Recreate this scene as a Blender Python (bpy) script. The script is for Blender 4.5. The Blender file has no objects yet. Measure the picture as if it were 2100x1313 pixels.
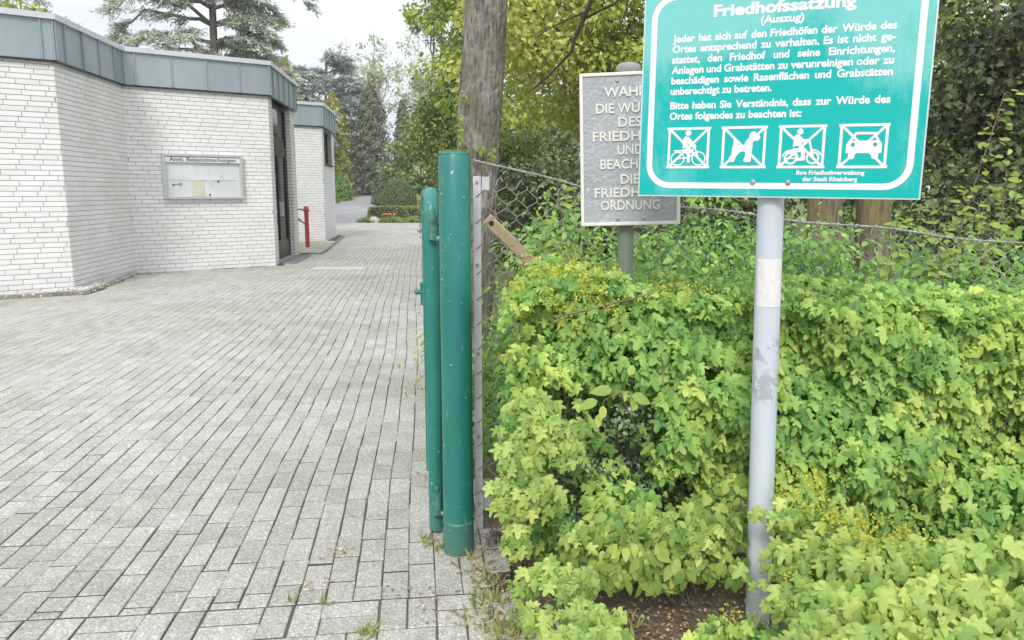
import bpy, bmesh, math, random
import numpy as np
from mathutils import Vector, Matrix

SC = bpy.context.scene
COL = SC.collection
R = math.radians

# ------------------------------------------------------------------ camera, sky, sun, exposure
CAM_Z = 1.45
cam_d = bpy.data.cameras.new('camera')
cam_d.sensor_width = 36.0
cam_d.lens = 27.43
cam_d.clip_start = 0.05
cam_d.clip_end = 1500
cam = bpy.data.objects.new('camera', cam_d)
cam.location = (0, 0, CAM_Z)
cam.rotation_euler = (R(90 - 9.4), 0, 0)
COL.objects.link(cam)
SC.camera = cam

SUN_DIR = Vector((-0.10, -0.85, 0.78)).normalized()      # towards the sun: behind the camera, to the left
SUN_EL = math.asin(SUN_DIR.z)
SUN_AZ = math.atan2(SUN_DIR.x, SUN_DIR.y)

W = bpy.data.worlds.new('World')
SC.world = W
W.use_nodes = True
nt = W.node_tree
for n in list(nt.nodes): nt.nodes.remove(n)
def wn(t, **k):
    n = nt.nodes.new(t)
    for a, b in k.items(): setattr(n, a, b)
    return n
wo = wn('ShaderNodeOutputWorld'); bg = wn('ShaderNodeBackground')
sky = wn('ShaderNodeTexSky'); sky.sky_type = 'NISHITA'; sky.sun_disc = False
sky.sun_elevation = SUN_EL; sky.sun_rotation = SUN_AZ; sky.dust_density = 3.0; sky.air_density = 1.0
tc = wn('ShaderNodeTexCoord'); sep = wn('ShaderNodeSeparateXYZ')
mp = wn('ShaderNodeMapping'); mp.inputs['Scale'].default_value = (1.0, 1.0, 3.2)
nz = wn('ShaderNodeTexNoise'); nz.inputs['Scale'].default_value = 2.6; nz.inputs['Detail'].default_value = 6; nz.inputs['Roughness'].default_value = 0.55
cr = wn('ShaderNodeValToRGB')
cr.color_ramp.elements[0].position = 0.33; cr.color_ramp.elements[0].color = (6.2, 6.4, 7.2, 1)
cr.color_ramp.elements[1].position = 0.62; cr.color_ramp.elements[1].color = (8.0, 8.1, 8.4, 1)
mr = wn('ShaderNodeMapRange'); mr.inputs['From Min'].default_value = 0.0; mr.inputs['From Max'].default_value = 0.9
mr.inputs['To Min'].default_value = 0.97; mr.inputs['To Max'].default_value = 1.85
mul = wn('ShaderNodeMixRGB', blend_type='MULTIPLY'); mul.inputs[0].default_value = 1.0
mix = wn('ShaderNodeMixRGB'); mix.inputs[0].default_value = 0.88
L = nt.links.new
L(tc.outputs['Generated'], mp.inputs['Vector']); L(mp.outputs[0], nz.inputs['Vector']); L(nz.outputs['Fac'], cr.inputs[0])
L(tc.outputs['Generated'], sep.inputs[0]); L(sep.outputs['Z'], mr.inputs['Value'])
L(cr.outputs[0], mul.inputs[1]); L(mr.outputs[0], mul.inputs[2])
L(sky.outputs[0], mix.inputs[1]); L(mul.outputs[0], mix.inputs[2])
L(mix.outputs[0], bg.inputs['Color']); bg.inputs['Strength'].default_value = 0.105
L(bg.outputs[0], wo.inputs['Surface'])

sun_d = bpy.data.lights.new('sun', 'SUN')
sun_d.energy = 1.7; sun_d.angle = R(14); sun_d.color = (1.0, 0.965, 0.90)
sun = bpy.data.objects.new('sun', sun_d)
sun.rotation_euler = SUN_DIR.to_track_quat('Z', 'Y').to_euler()
COL.objects.link(sun)

SC.view_settings.view_transform = 'Standard'
SC.view_settings.look = 'None'
SC.view_settings.exposure = 0.38
SC.view_settings.gamma = 1.0

# ------------------------------------------------------------------ helpers
F_, PIT = 1600.0, R(9.4)
_cp, _sp = math.cos(PIT), math.sin(PIT)
def ray(px, py):
    x = (px - 1050) / F_; u = -(py - 656.5) / F_
    return np.array([x, _cp + u * _sp, -_sp + u * _cp])
def at(px, py, Y):
    r = ray(px, py); r = r * (Y / r[1]); return np.array([r[0], r[1], r[2] + CAM_Z])
def zt(x, y):
    return np.clip((np.asarray(y, float) - 36.0), 0, 36) * 0.045

def tag(o, label=None, cat=None, group=None, kind=None):
    if label: o['label'] = label
    if cat: o['category'] = cat
    if group: o['group'] = group
    if kind: o['kind'] = kind
    return o
def empty(name, loc=(0, 0, 0), label=None, cat=None, group=None):
    o = bpy.data.objects.new(name, None); o.location = loc; o.empty_display_size = .2
    COL.objects.link(o); return tag(o, label, cat, group)
def link(name, me, mats, parent=None, world=True):
    """link a mesh given in world coordinates; under a parent it keeps its place"""
    if not isinstance(mats, (list, tuple)): mats = [mats]
    for m in mats: me.materials.append(m)
    o = bpy.data.objects.new(name, me); COL.objects.link(o)
    if parent is not None:
        o.parent = parent
        if world:
            def wm(p):
                return p.matrix_basis if p.parent is None else wm(p.parent) @ p.matrix_parent_inverse @ p.matrix_basis
            M = wm(parent)
            o.matrix_parent_inverse = M.inverted()
    return o
def mesh_np(name, V, F, mat_idx=None, smooth=False, flat=False):
    """V (n,3), F list of arrays of equal-length faces or list of lists"""
    me = bpy.data.meshes.new(name)
    V = np.asarray(V, np.float32)
    if isinstance(F, np.ndarray): F = [F]
    tot = sum(f.shape[0] for f in F); loops = sum(f.size for f in F)
    me.vertices.add(len(V)); me.vertices.foreach_set('co', V.ravel())
    me.loops.add(loops); me.polygons.add(tot)
    li = np.concatenate([f.ravel() for f in F]).astype(np.int32)
    sizes = np.concatenate([np.full(f.shape[0], f.shape[1]) for f in F]).astype(np.int32)
    st = np.concatenate([[0], np.cumsum(sizes)[:-1]]).astype(np.int32)
    me.loops.foreach_set('vertex_index', li); me.polygons.foreach_set('loop_start', st)
    try: me.polygons.foreach_set('loop_total', sizes)
    except Exception: pass
    if mat_idx is not None: me.polygons.foreach_set('material_index', np.asarray(mat_idx, np.int32))
    if smooth or flat: me.polygons.foreach_set('use_smooth', np.full(tot, smooth))
    me.update(calc_edges=True); me.validate()
    return me

class MB:
    """collects simple solids in world coordinates and links them as ONE mesh"""
    def __init__(s): s.v = []; s.f = []; s.m = []; s.sm = []
    def add(s, V, F, mi=0, smooth=False):
        o = len(s.v); s.v += [tuple(map(float, p)) for p in V]
        for f in F: s.f.append([i + o for i in f]); s.m.append(mi); s.sm.append(smooth)
    def frame_box(s, O, u, v, w, a, b, c, mi=0, bev=0.0):
        """box spanning a=(a0,a1) along u etc., with a small chamfer on the w1 face"""
        O, u, v, w = (np.asarray(q, float) for q in (O, u, v, w))
        P = lambda i, j, k: O + u * i + v * j + w * k
        if bev <= 0:
            V = [P(a[i], b[j], c[k]) for k in (0, 1) for j in (0, 1) for i in (0, 1)]
            s.add(V, [[0, 2, 3, 1], [4, 5, 7, 6], [0, 1, 5, 4], [2, 6, 7, 3], [0, 4, 6, 2], [1, 3, 7, 5]], mi)
        else:
            e = bev
            V = [P(a[0], b[0], c[0]), P(a[1], b[0], c[0]), P(a[1], b[1], c[0]), P(a[0], b[1], c[0]),
                 P(a[0], b[0], c[1] - e), P(a[1], b[0], c[1] - e), P(a[1], b[1], c[1] - e), P(a[0], b[1], c[1] - e),
                 P(a[0] + e, b[0] + e, c[1]), P(a[1] - e, b[0] + e, c[1]), P(a[1] - e, b[1] - e, c[1]), P(a[0] + e, b[1] - e, c[1])]
            Fs = [[3, 2, 1, 0], [8, 9, 10, 11]]
            for i in range(4):
                j = (i + 1) % 4
                Fs += [[i, j, j + 4, i + 4], [i + 4, j + 4, j + 8, i + 8]]
            s.add(V, Fs, mi)
    def box(s, x0, x1, y0, y1, z0, z1, mi=0, bev=0):
        s.frame_box((0, 0, 0), (1, 0, 0), (0, 1, 0), (0, 0, 1), (x0, x1), (y0, y1), (z0, z1), mi, bev)
    def tube(s, pts, rad, k=10, mi=0, cap=True, smooth=True):
        pts = [np.asarray(p, float) for p in pts]; n = len(pts)
        if np.isscalar(rad): rad = [rad] * n
        ref = None; V = []
        for i in range(n):
            t = pts[min(i + 1, n - 1)] - pts[max(i - 1, 0)]; t = t / (np.linalg.norm(t) + 1e-12)
            if ref is None:
                ref = np.cross(t, (0, 0, 1.0) if abs(t[2]) < .9 else (1.0, 0, 0))
            ref = ref - t * (ref @ t); ref /= np.linalg.norm(ref) + 1e-12
            b = np.cross(t, ref)
            for j in range(k):
                a = 2 * math.pi * j / k
                V.append(pts[i] + rad[i] * (math.cos(a) * ref + math.sin(a) * b))
        Fs = [[i * k + j, i * k + (j + 1) % k, (i + 1) * k + (j + 1) % k, (i + 1) * k + j] for i in range(n - 1) for j in range(k)]
        s.add(V, Fs, mi, smooth)
        if cap:
            s.add(V[:k], [list(range(k))[::-1]], mi); s.add(V[-k:], [list(range(k))], mi)
    def prism(s, poly, z0, z1, mi=0):
        n = len(poly)
        V = [(x, y, z0) for x, y in poly] + [(x, y, z1) for x, y in poly]
        s.add(V, [list(range(n))[::-1], list(range(n, 2 * n))] + [[i, (i + 1) % n, n + (i + 1) % n, n + i] for i in range(n)], mi)
    def build(s, name, mats, parent=None):
        me = bpy.data.meshes.new(name); me.from_pydata(s.v, [], s.f)
        me.polygons.foreach_set('material_index', s.m); me.polygons.foreach_set('use_smooth', s.sm)
        me.update()
        return link(name, me, mats, parent)

def skin_tubes(paths, k=5):
    """many tapered tubes -> V,F arrays"""
    Vs, Fs, o = [], [], 0
    ang = np.arange(k) * 2 * np.pi / k
    for pts, rad in paths:
        pts = np.asarray(pts, float); n = len(pts); rad = np.broadcast_to(np.asarray(rad, float), (n,))
        t = np.gradient(pts, axis=0); t /= np.linalg.norm(t, axis=1, keepdims=True) + 1e-9
        ref = np.where(np.abs(t[:, 2:3]) < .9, np.array([[0, 0, 1.]]), np.array([[1., 0, 0]]))
        if len(np.unique(ref, axis=0)) > 1: ref = np.repeat(ref[:1], n, 0)
        a = np.cross(t, ref); a /= np.linalg.norm(a, axis=1, keepdims=True) + 1e-9
        b = np.cross(t, a)
        ring = pts[:, None] + rad[:, None, None] * (np.cos(ang)[None, :, None] * a[:, None] + np.sin(ang)[None, :, None] * b[:, None])
        Vs.append(ring.reshape(-1, 3))
        i = np.arange(n - 1)[:, None] * k; j = np.arange(k)[None]; jn = (j + 1) % k
        Fs.append((np.stack([i + j, i + jn, i + k + jn, i + k + j], -1).reshape(-1, 4)) + o); o += n * k
    return np.concatenate(Vs), np.concatenate(Fs)

# ---- leaf templates: (verts, list of face arrays); origin = leaf stalk, +y = tip, +z = upper side
def _maple():
    h = [(0, 0), (.17, -.05), (.37, .03), (.40, .13), (.27, .22), (.30, .31), (.47, .38), (.53, .49), (.49, .58), (.37, .55), (.23, .57), (.20, .70), (.15, .88), (0, 1.0)]
    out = h + [(-x, y) for x, y in h[-2:0:-1]]
    ctr = (0, .42)
    V = [(x, y, -.22 * (x * x * 1.6 + max(0, y - .4) ** 2) + .05 * abs(x)) for x, y in [ctr] + out]
    n = len(out)
    return np.array(V), [np.array([[0, i + 1, (i + 1) % n + 1] for i in range(n)])]
def _oval(w=.34, droop=.25):
    ys = [0, .16, .42, .72, 1.0]; ws = [0.02, w * .75, w, w * .7, .0]
    V = []
    for y, q in zip(ys, ws):
        z = -droop * y * y
        V += [(-q, y, z + .16 * q), (0, y, z), (q, y, z + .16 * q)]
    F = []
    for i in range(4):
        a = i * 3; F += [[a, a + 1, a + 4, a + 3], [a + 1, a + 2, a + 5, a + 4]]
    return np.array(V), [np.array(F)]
def _diamond(w=.32, fold=.1):
    V = [(0, 0, 0), (w, .45, fold), (0, 1, -.06), (-w, .45, fold)]
    return np.array(V, float), [np.array([[0, 1, 2], [0, 2, 3]])]
def _droop(w, d, f):
    V, Fs = _maple(); V = V.copy(); x, y = V[:, 0].copy(), V[:, 1].copy()
    V[:, 0] = x * w; V[:, 2] = -d * (y ** 2) * .5 - f * np.abs(x) ** 1.2 + .06 * np.sin(9 * x + 5 * y); V[:, 1] = y * (1 - .12 * d)
    return V, Fs
MAPLES = [_droop(.95, .25, .25), _droop(.85, .55, .55), _droop(.72, .8, .95), _droop(.9, -.2, -.45), _droop(.62, .5, 1.3)]
MAPLE, OVAL, ROUND, LEAF, NEEDLE = _maple(), _oval(.28), _oval(.38, .12), _diamond(), _diamond(.09, .02)

def leaf_geo(t, P, N, T, S):
    tv, tf = t
    N = N / (np.linalg.norm(N, axis=1, keepdims=True) + 1e-9)
    T = T - N * (T * N).sum(1, keepdims=True); T = T / (np.linalg.norm(T, axis=1, keepdims=True) + 1e-9)
    X = np.cross(T, N)
    S = np.broadcast_to(np.asarray(S, float), (len(P),))
    V = P[:, None] + S[:, None, None] * (tv[None, :, 0:1] * X[:, None] + tv[None, :, 1:2] * T[:, None] + tv[None, :, 2:3] * N[:, None])
    n = len(tv); off = (np.arange(len(P)) * n)[:, None, None]
    return V.reshape(-1, 3), [(f[None] + off).reshape(-1, f.shape[1]) for f in tf]
def leaf_mix(tmpl, P, N, T, S, seed=0):
    if tmpl is not MAPLE: return [leaf_geo(tmpl, P, N, T, S)]
    S = np.broadcast_to(np.asarray(S, float), (len(P),))
    k = np.random.default_rng(len(P) + seed).choice(5, len(P), p=[.24, .26, .22, .12, .16]); out = []
    for i in range(5):
        q = k == i
        if q.any(): out.append(leaf_geo(MAPLES[i], P[q], N[q], T[q], S[q]))
    return out
def merge(geos):
    V, F, o = [], {}, 0
    for v, fs in geos:
        if isinstance(fs, np.ndarray): fs = [fs]
        for f in fs: F.setdefault(f.shape[1], []).append(f + o)
        V.append(v); o += len(v)
    return np.concatenate(V), [np.concatenate(q) for q in F.values()]

# ------------------------------------------------------------------ materials
def newmat(name):
    m = bpy.data.materials.new(name); m.use_nodes = True
    t = m.node_tree; b = t.nodes['Principled BSDF']
    return m, t, b
def node(t, ty, **k):
    n = t.nodes.new(ty)
    for a, v in k.items():
        if a in n.inputs.keys(): n.inputs[a].default_value = v
        else: setattr(n, a, v)
    return n
def ramp(t, fac, stops):
    r = t.nodes.new('ShaderNodeValToRGB'); e = r.color_ramp.elements
    while len(e) > 1: e.remove(e[-1])
    e[0].position = stops[0][0]; e[0].color = (*stops[0][1], 1)
    for p, c in stops[1:]:
        q = e.new(p); q.color = (*c, 1)
    t.links.new(fac, r.inputs[0]); return r
def mixc(t, fac, a, b, mode='MIX'):
    n = t.nodes.new('ShaderNodeMixRGB'); n.blend_type = mode
    for i, q in ((0, fac), (1, a), (2, b)):
        if isinstance(q, (int, float)): n.inputs[i].default_value = q
        elif isinstance(q, tuple): n.inputs[i].default_value = (*q, 1)
        else: t.links.new(q, n.inputs[i])
    return n.outputs[0]
def noise(t, scale, detail=4, rough=.55, vec=None, stretch=None):
    n = node(t, 'ShaderNodeTexNoise', Scale=scale, Detail=detail, Roughness=rough)
    src = vec
    if src is None:
        src = t.nodes.new('ShaderNodeNewGeometry').outputs['Position']
    if stretch:
        mpn = t.nodes.new('ShaderNodeMapping'); mpn.inputs['Scale'].default_value = stretch
        t.links.new(src, mpn.inputs['Vector']); src = mpn.outputs[0]
    t.links.new(src, n.inputs['Vector']); return n.outputs['Fac']
def bump(t, b, h, strength=.3, dist=.01):
    n = node(t, 'ShaderNodeBump', Strength=strength, Distance=dist)
    t.links.new(h, n.inputs['Height']); t.links.new(n.outputs[0], b.inputs['Normal'])
def island(t): return t.nodes.new('ShaderNodeNewGeometry').outputs['Random Per Island']

def plain(name, c, rough=.5, metal=0.0, var=.12, scale=8.0, spec=.5, bmp=0):
    m, t, b = newmat(name)
    f = noise(t, scale, 5)
    d = tuple(x * (1 - var) for x in c); e = tuple(min(1, x * (1 + var)) for x in c)
    r = ramp(t, f, [(.3, d), (.7, e)])
    t.links.new(r.outputs[0], b.inputs['Base Color'])
    b.inputs['Roughness'].default_value = rough; b.inputs['Metallic'].default_value = metal
    b.inputs['Specular IOR Level'].default_value = spec
    if bmp: bump(t, b, noise(t, scale * 6, 4), bmp, .004)
    return m
def leafmat(name, stops, trans=.32, rough=.5, patch=None, spec=.3, gain=1.0):
    stops = [(p, tuple(min(.8, q * gain) for q in c)) for p, c in stops]
    m, t, b = newmat(name)
    r = ramp(t, island(t), stops)
    c = r.outputs[0]
    if patch:
        f = ramp(t, noise(t, patch[0], 2), [(.42, (0, 0, 0)), (.6, (1, 1, 1))])
        c = mixc(t, f.outputs[0], c, mixc(t, 1.0, c, patch[1], 'MULTIPLY'))
    t.links.new(c, b.inputs['Base Color']); b.inputs['Roughness'].default_value = rough
    b.inputs['Specular IOR Level'].default_value = spec
    tr = t.nodes.new('ShaderNodeBsdfTranslucent'); t.links.new(mixc(t, .5, c, (.55, .6, .1), 'MULTIPLY') if False else c, tr.inputs[0])
    mx = t.nodes.new('ShaderNodeMixShader'); mx.inputs[0].default_value = trans
    o = t.nodes['Material Output']
    t.links.new(b.outputs[0], mx.inputs[1]); t.links.new(tr.outputs[0], mx.inputs[2]); t.links.new(mx.outputs[0], o.inputs['Surface'])
    return m
def barkmat(name, c1, c2, c3, scale=18, green=None):
    m, t, b = newmat(name)
    f = noise(t, scale, 6, .65, stretch=(1, 1, .22))
    r = ramp(t, f, [(.34, c1), (.48, c2), (.66, c3)])
    c = r.outputs[0]
    if green:
        g = ramp(t, noise(t, 3.5, 4), [(.45, (0, 0, 0)), (.65, (1, 1, 1))])
        c = mixc(t, mixc(t, .6, (0, 0, 0), g.outputs[0]), c, green)
    t.links.new(c, b.inputs['Base Color']); b.inputs['Roughness'].default_value = .9
    bump(t, b, f, .9, .02); return m

# ---- brick, mortar, zinc
def _brickmat():
    m, t, b = newmat('white_brick')
    r = ramp(t, island(t), [(0, (.78, .78, .785)), (.3, (.83, .83, .835)), (.8, (.86, .86, .86)), (1, (.80, .795, .78))])
    n2 = ramp(t, noise(t, 1.3, 5), [(.35, (.93, .925, .91)), (.6, (1, 1, 1))])
    sp = ramp(t, noise(t, 160, 3), [(.3, (.9, .9, .9)), (.5, (1, 1, 1))])
    c = mixc(t, 1, mixc(t, 1, r.outputs[0], n2.outputs[0], 'MULTIPLY'), sp.outputs[0], 'MULTIPLY')
    t.links.new(c, b.inputs['Base Color']); b.inputs['Roughness'].default_value = .75
    bump(t, b, noise(t, 120, 4), .25, .004)
    return m
M_BRICK = _brickmat()
M_MORTAR = plain('mortar', (.40, .40, .405), .95, var=.15, scale=20)
def _zinc():
    m, t, b = newmat('zinc_cladding')
    f = noise(t, 2.2, 5, .6, stretch=(1, 1, .35))
    r = ramp(t, f, [(.3, (.29, .36, .41)), (.7, (.38, .45, .495))])
    i = ramp(t, island(t), [(0, (.92, .93, .94)), (1, (1.05, 1.04, 1.03))])
    t.links.new(mixc(t, 1, r.outputs[0], i.outputs[0], 'MULTIPLY'), b.inputs['Base Color'])
    b.inputs['Metallic'].default_value = .25; b.inputs['Roughness'].default_value = .5
    return m
M_ZINC = _zinc()
M_CAP = plain('zinc_cap', (.62, .67, .71), .4, .2, .06, 3)
M_ROOF = plain('roof_felt', (.2, .2, .2), .9)
M_DARK = plain('dark_bronze_frame', (.035, .033, .035), .35, .3, .2, 6)
def _glass(name, c, rough):
    m, t, b = newmat(name); b.inputs['Base Color'].default_value = (*c, 1)
    b.inputs['Roughness'].default_value = rough; b.inputs['Specular IOR Level'].default_value = .8
    bump(t, b, noise(t, 1.5, 2), .06, .02)
    return m
M_GLASS = _glass('dark_window_glass', (.02, .022, .024), .06)
M_ALU = plain('brushed_aluminium', (.62, .63, .65), .4, .45, .06, 10)
M_STEELBOLT = plain('galvanised_steel', (.42, .43, .43), .45, .6, .2, 40)

# ---- paving
def _paver():
    m, t, b = newmat('concrete_pavers')
    r = ramp(t, island(t), [(0, (.385, .382, .36)), (.5, (.43, .427, .402)), (1, (.475, .472, .445))])
    grit = ramp(t, noise(t, 115, 3, .75), [(.34, (.52, .52, .50)), (.45, (.90, .90, .89)), (.57, (1.06, 1.06, 1.05)), (.65, (1.75, 1.73, 1.66))])
    c = mixc(t, 1, r.outputs[0], grit.outputs[0], 'MULTIPLY')
    st = ramp(t, noise(t, .55, 5, .6), [(.34, (.83, .82, .74)), (.47, (.95, .945, .91)), (.62, (1.05, 1.05, 1.06))])
    c = mixc(t, 1, c, st.outputs[0], 'MULTIPLY')
    sm = ramp(t, noise(t, 7, 5, .6), [(.35, (.9, .9, .88)), (.55, (1, 1, 1))])
    c = mixc(t, 1, c, sm.outputs[0], 'MULTIPLY')
    t.links.new(c, b.inputs['Base Color']); b.inputs['Roughness'].default_value = .85
    bump(t, b, noise(t, 190, 4, .7), .5, .004)
    return m
M_PAVER = _paver()
def _joint():
    m, t, b = newmat('joint_sand')
    f = noise(t, 1.6, 5)
    r = ramp(t, f, [(.35, (.10, .095, .082)), (.52, (.125, .115, .088)), (.64, (.15, .145, .06))])
    t.links.new(r.outputs[0], b.inputs['Base Color']); b.inputs['Roughness'].default_value = 1
    bump(t, b, noise(t, 90, 4), .6, .01)
    return m
M_JOINT = _joint()
def _soil():
    m, t, b = newmat('soil')
    near = ramp(t, noise(t, 9, 6, .65), [(.3, (.11, .085, .065)), (.55, (.23, .175, .13)), (.75, (.34, .27, .20))])
    grass = ramp(t, noise(t, 1.2, 5), [(.3, (.09, .13, .035)), (.7, (.17, .22, .06))])
    geo = t.nodes.new('ShaderNodeNewGeometry'); sx = t.nodes.new('ShaderNodeSeparateXYZ'); t.links.new(geo.outputs['Position'], sx.inputs[0])
    mr_ = node(t, 'ShaderNodeMapRange'); mr_.inputs['From Min'].default_value = 9; mr_.inputs['From Max'].default_value = 14
    t.links.new(sx.outputs['Y'], mr_.inputs['Value'])
    t.links.new(mixc(t, mr_.outputs[0], near.outputs[0], grass.outputs[0]), b.inputs['Base Color'])
    b.inputs['Roughness'].default_value = 1; bump(t, b, noise(t, 40, 5, .7), .8, .03)
    return m
M_SOIL = _soil()
M_ASPHALT = plain('old_asphalt', (.30, .30, .305), .9, var=.14, scale=.9, bmp=.3)
M_KERB = plain('mossy_concrete', (.25, .25, .205), .95, var=.3, scale=5, bmp=.5)
M_SLAB = plain('mossy_slab', (.36, .36, .28), .95, var=.25, scale=3, bmp=.4)
M_STONE = plain('pale_gravel', (.52, .50, .47), .9, var=.45, scale=25)
M_DAMP = plain('dark_concrete', (.23, .23, .235), .8, var=.2, scale=3)

# ------------------------------------------------------------------ ground
rng = np.random.default_rng(7)
def grid_sheet(name, xs, ys, dz, mat, bumpy=0):
    X, Y = np.meshgrid(xs, ys); Z = zt(X, Y) + dz
    if bumpy: Z = Z + bumpy * (np.sin(X * 7.3 + np.sin(Y * 5)) * np.cos(Y * 6.1) + .5 * np.sin(X * 17 + Y * 13))
    V = np.stack([X, Y, Z], -1).reshape(-1, 3); nx = len(xs)
    i, j = np.meshgrid(np.arange(len(ys) - 1), np.arange(nx - 1), indexing='ij'); a = (i * nx + j).ravel()
    F = np.stack([a, a + 1, a + nx + 1, a + nx], -1)
    return tag(link(name, mesh_np(name, V, F, smooth=True), mat), kind='structure')
xs = np.concatenate([np.linspace(-110, -12, 16), np.linspace(-11, 6, 80), np.linspace(7, 110, 16)])
ys = np.concatenate([np.linspace(-30, 1, 8), np.linspace(1.3, 8, 60), np.linspace(8.5, 80, 70), np.linspace(85, 170, 6)])
grid_sheet('ground', xs, ys, -.036, M_SOIL, .006)

TH = R(6.5)
D_ = np.array([-math.sin(TH), math.cos(TH)]); P_ = np.array([math.cos(TH), math.sin(TH)])
C0 = np.array([-6.934, 10.877]); C1 = np.array([-6.383, 11.291]); C2 = np.array([-6.644, 13.753]); C3 = np.array([-4.630, 15.269]); C4 = np.array([-4.933, 18.123])
D0 = np.array([-6.036, 22.181]); D1 = np.array([-5.398, 22.660]); D2 = np.array([-5.695, 25.458])
unit = lambda v: v / np.linalg.norm(v)
dW = unit(C3 - C2)                                      # direction of the two front-facing walls
def left_of_building(x, y):
    """True where a point lies inside (left of) the two buildings' street line"""
    line = [(-12.5, 7.1), (-6.9, 10.6), (-5.98, 10.98), (-6.3, 12.6), (-6.62, 13.7), (-4.63, 15.2), (-4.45, 15.3), (-5.35, 24.9), (-5.7, 26), (-12, 26), (-12, 60)]
    X = np.array([p[0] for p in line]); Y = np.array([p[1] for p in line])
    xb = np.full_like(x, -1e9)
    for (x0, y0), (x1, y1) in zip(line[:-1], line[1:]):
        if y1 <= y0: continue
        m = (y >= y0) & (y < y1)
        xb = np.where(m, np.maximum(xb, x0 + (x1 - x0) * (y - y0) / (y1 - y0)), xb)
    return x < xb

def paving():
    S_B = 2.635
    items = []                                           # s0, s1, t0, t1
    rr = np.random.default_rng(3)
    for k in range(-175, 8):
        t0 = k * .1
        s = S_B + .004; first = rr.choice([.05, .1, .15, .2])
        ln = first
        while s < 37.0:
            items.append((s, s + ln - .0085, t0 + .0022, t0 + .0978))
            s += ln; ln = .2 if rr.random() > .05 else .1
    for row in range(6):                                 # the basket-weave border in front
        sb = S_B - .2 * (row + 1); k = 0; t = -3.0
        while t < .9:
            if (k + row) % 2:
                items += [(sb, sb + .0945, t, t + .1945), (sb + .1, sb + .1945, t, t + .1945)]
            else:
                items += [(sb, sb + .1945, t, t + .0945), (sb, sb + .1945, t + .1, t + .1945)]
            t += .2; k += 1
    A = np.array(items)
    A[:, 2:] -= 0.0
    sc = (A[:, 0] + A[:, 1]) / 2; tcn = (A[:, 2] + A[:, 3]) / 2
    x = D_[0] * sc + P_[0] * tcn; y = D_[1] * sc + P_[1] * tcn
    right = np.where(sc > S_B, .26 + .0 * sc, .26 + (S_B - sc) * .55)
    right = right + .03 * np.sin(sc * 9)
    ok = (tcn < right) & (x > -.73 * y - 1.5) & ~left_of_building(x, y) & (y < 36)
    A = A[ok]; n = len(A)
    rng2 = np.random.default_rng(5)
    def wig(s, t): return .008 * np.sin(s * 1.15 + t * .7) + .004 * np.sin(s * 2.9 + 1.0 + t * 1.9) + .03 * np.sin(s * .31)
    def pt(s, t, z):
        t = t + wig(s, t)
        s = s + .006 * np.sin(t * 3.1 + s * .4)
        return np.stack([D_[0] * s + P_[0] * t, D_[1] * s + P_[1] * t, z], -1)
    z = .004 + rng2.normal(0, .0005, n)
    jit = rng2.normal(0, .0016, (n, 4))
    s0, s1, t0, t1 = (A + jit).T
    tx, ty = rng2.normal(0, .0025, n), rng2.normal(0, .004, n)
    def ring(e, dz):
        out = []
        for a, b in ((s0 + e, t0 + e), (s0 + e, t1 - e), (s1 - e, t1 - e), (s1 - e, t0 + e)):
            zz = z + dz + (a - (s0 + s1) / 2) * tx + (b - (t0 + t1) / 2) * ty
            out.append(pt(a, b, zz))
        return np.stack(out, 1)
    V = np.concatenate([ring(.0035, 0), ring(.0, -.0035), ring(.0, -.03)], 1)   # n,12,3
    base = []
    base.append([3, 2, 1, 0])
    for i in range(4):
        j = (i + 1) % 4
        base += [[i, j, j + 4, i + 4], [i + 4, j + 4, j + 8, i + 8]]
    base = np.array(base)
    F = (base[None] + (np.arange(n) * 12)[:, None, None]).reshape(-1, 4)
    mi_ = np.tile([0] + [0, 1] * 4, n)
    me = mesh_np('paving', V.reshape(-1, 3), F, mat_idx=mi_, flat=True)
    tag(link('paving', me, [M_PAVER, M_JOINT]), kind='structure')
paving()
# joint sand under the pavers, and the fill beside the border
def sheet_poly(name, poly, z, mat):
    b = MB(); b.add([(x, y, z + float(zt(x, y))) for x, y in poly], [list(range(len(poly)))])
    return tag(b.build(name, mat), kind='structure')
pr = lambda s, t: tuple(D_ * s + P_ * t)
sheet_poly('joint_sand', [pr(1.2, 1.1), pr(2.63, .27), pr(36.3, .27), (-30, 36), (-30, 6), (-4, .5)], -.004, M_JOINT)

# asphalt road behind, climbing and bending away
road_l = [(-8.6, 35.7), (-9.8, 42), (-11.2, 50), (-12.0, 58), (-13.6, 68), (-17, 76)]
road_r = [(-6.2, 35.7), (-7.3, 42), (-8.5, 49), (-9.8, 57), (-11.4, 66), (-14, 73)]
b = MB()
for i in range(len(road_l) - 1):
    q = [road_r[i], road_r[i + 1], road_l[i + 1], road_l[i]]
    b.add([(x, y, float(zt(x, y)) - .006) for x, y in q], [[0, 1, 2, 3]])
tag(b.build('road', M_ASPHALT), kind='structure')
b = MB()
for (x0, y0), (x1, y1) in zip(road_l[:-1], road_l[1:]):
    u = unit(np.array([x1 - x0, y1 - y0])); n_ = np.array([-u[1], u[0]])
    z0, z1 = float(zt(x0, y0)), float(zt(x1, y1))
    V = [(x0, y0, z0 - .05), (x1, y1, z1 - .05), (x1 + n_[0] * .15, y1 + n_[1] * .15, z1 - .05), (x0 + n_[0] * .15, y0 + n_[1] * .15, z0 - .05)]
    V += [(p[0], p[1], p[2] + .17) for p in V]
    b.add(V, [[0, 1, 5, 4], [4, 5, 6, 7], [1, 2, 6, 5], [2, 3, 7, 6], [3, 0, 4, 7]])
tag(b.build('kerb', M_KERB), kind='structure')

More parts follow.
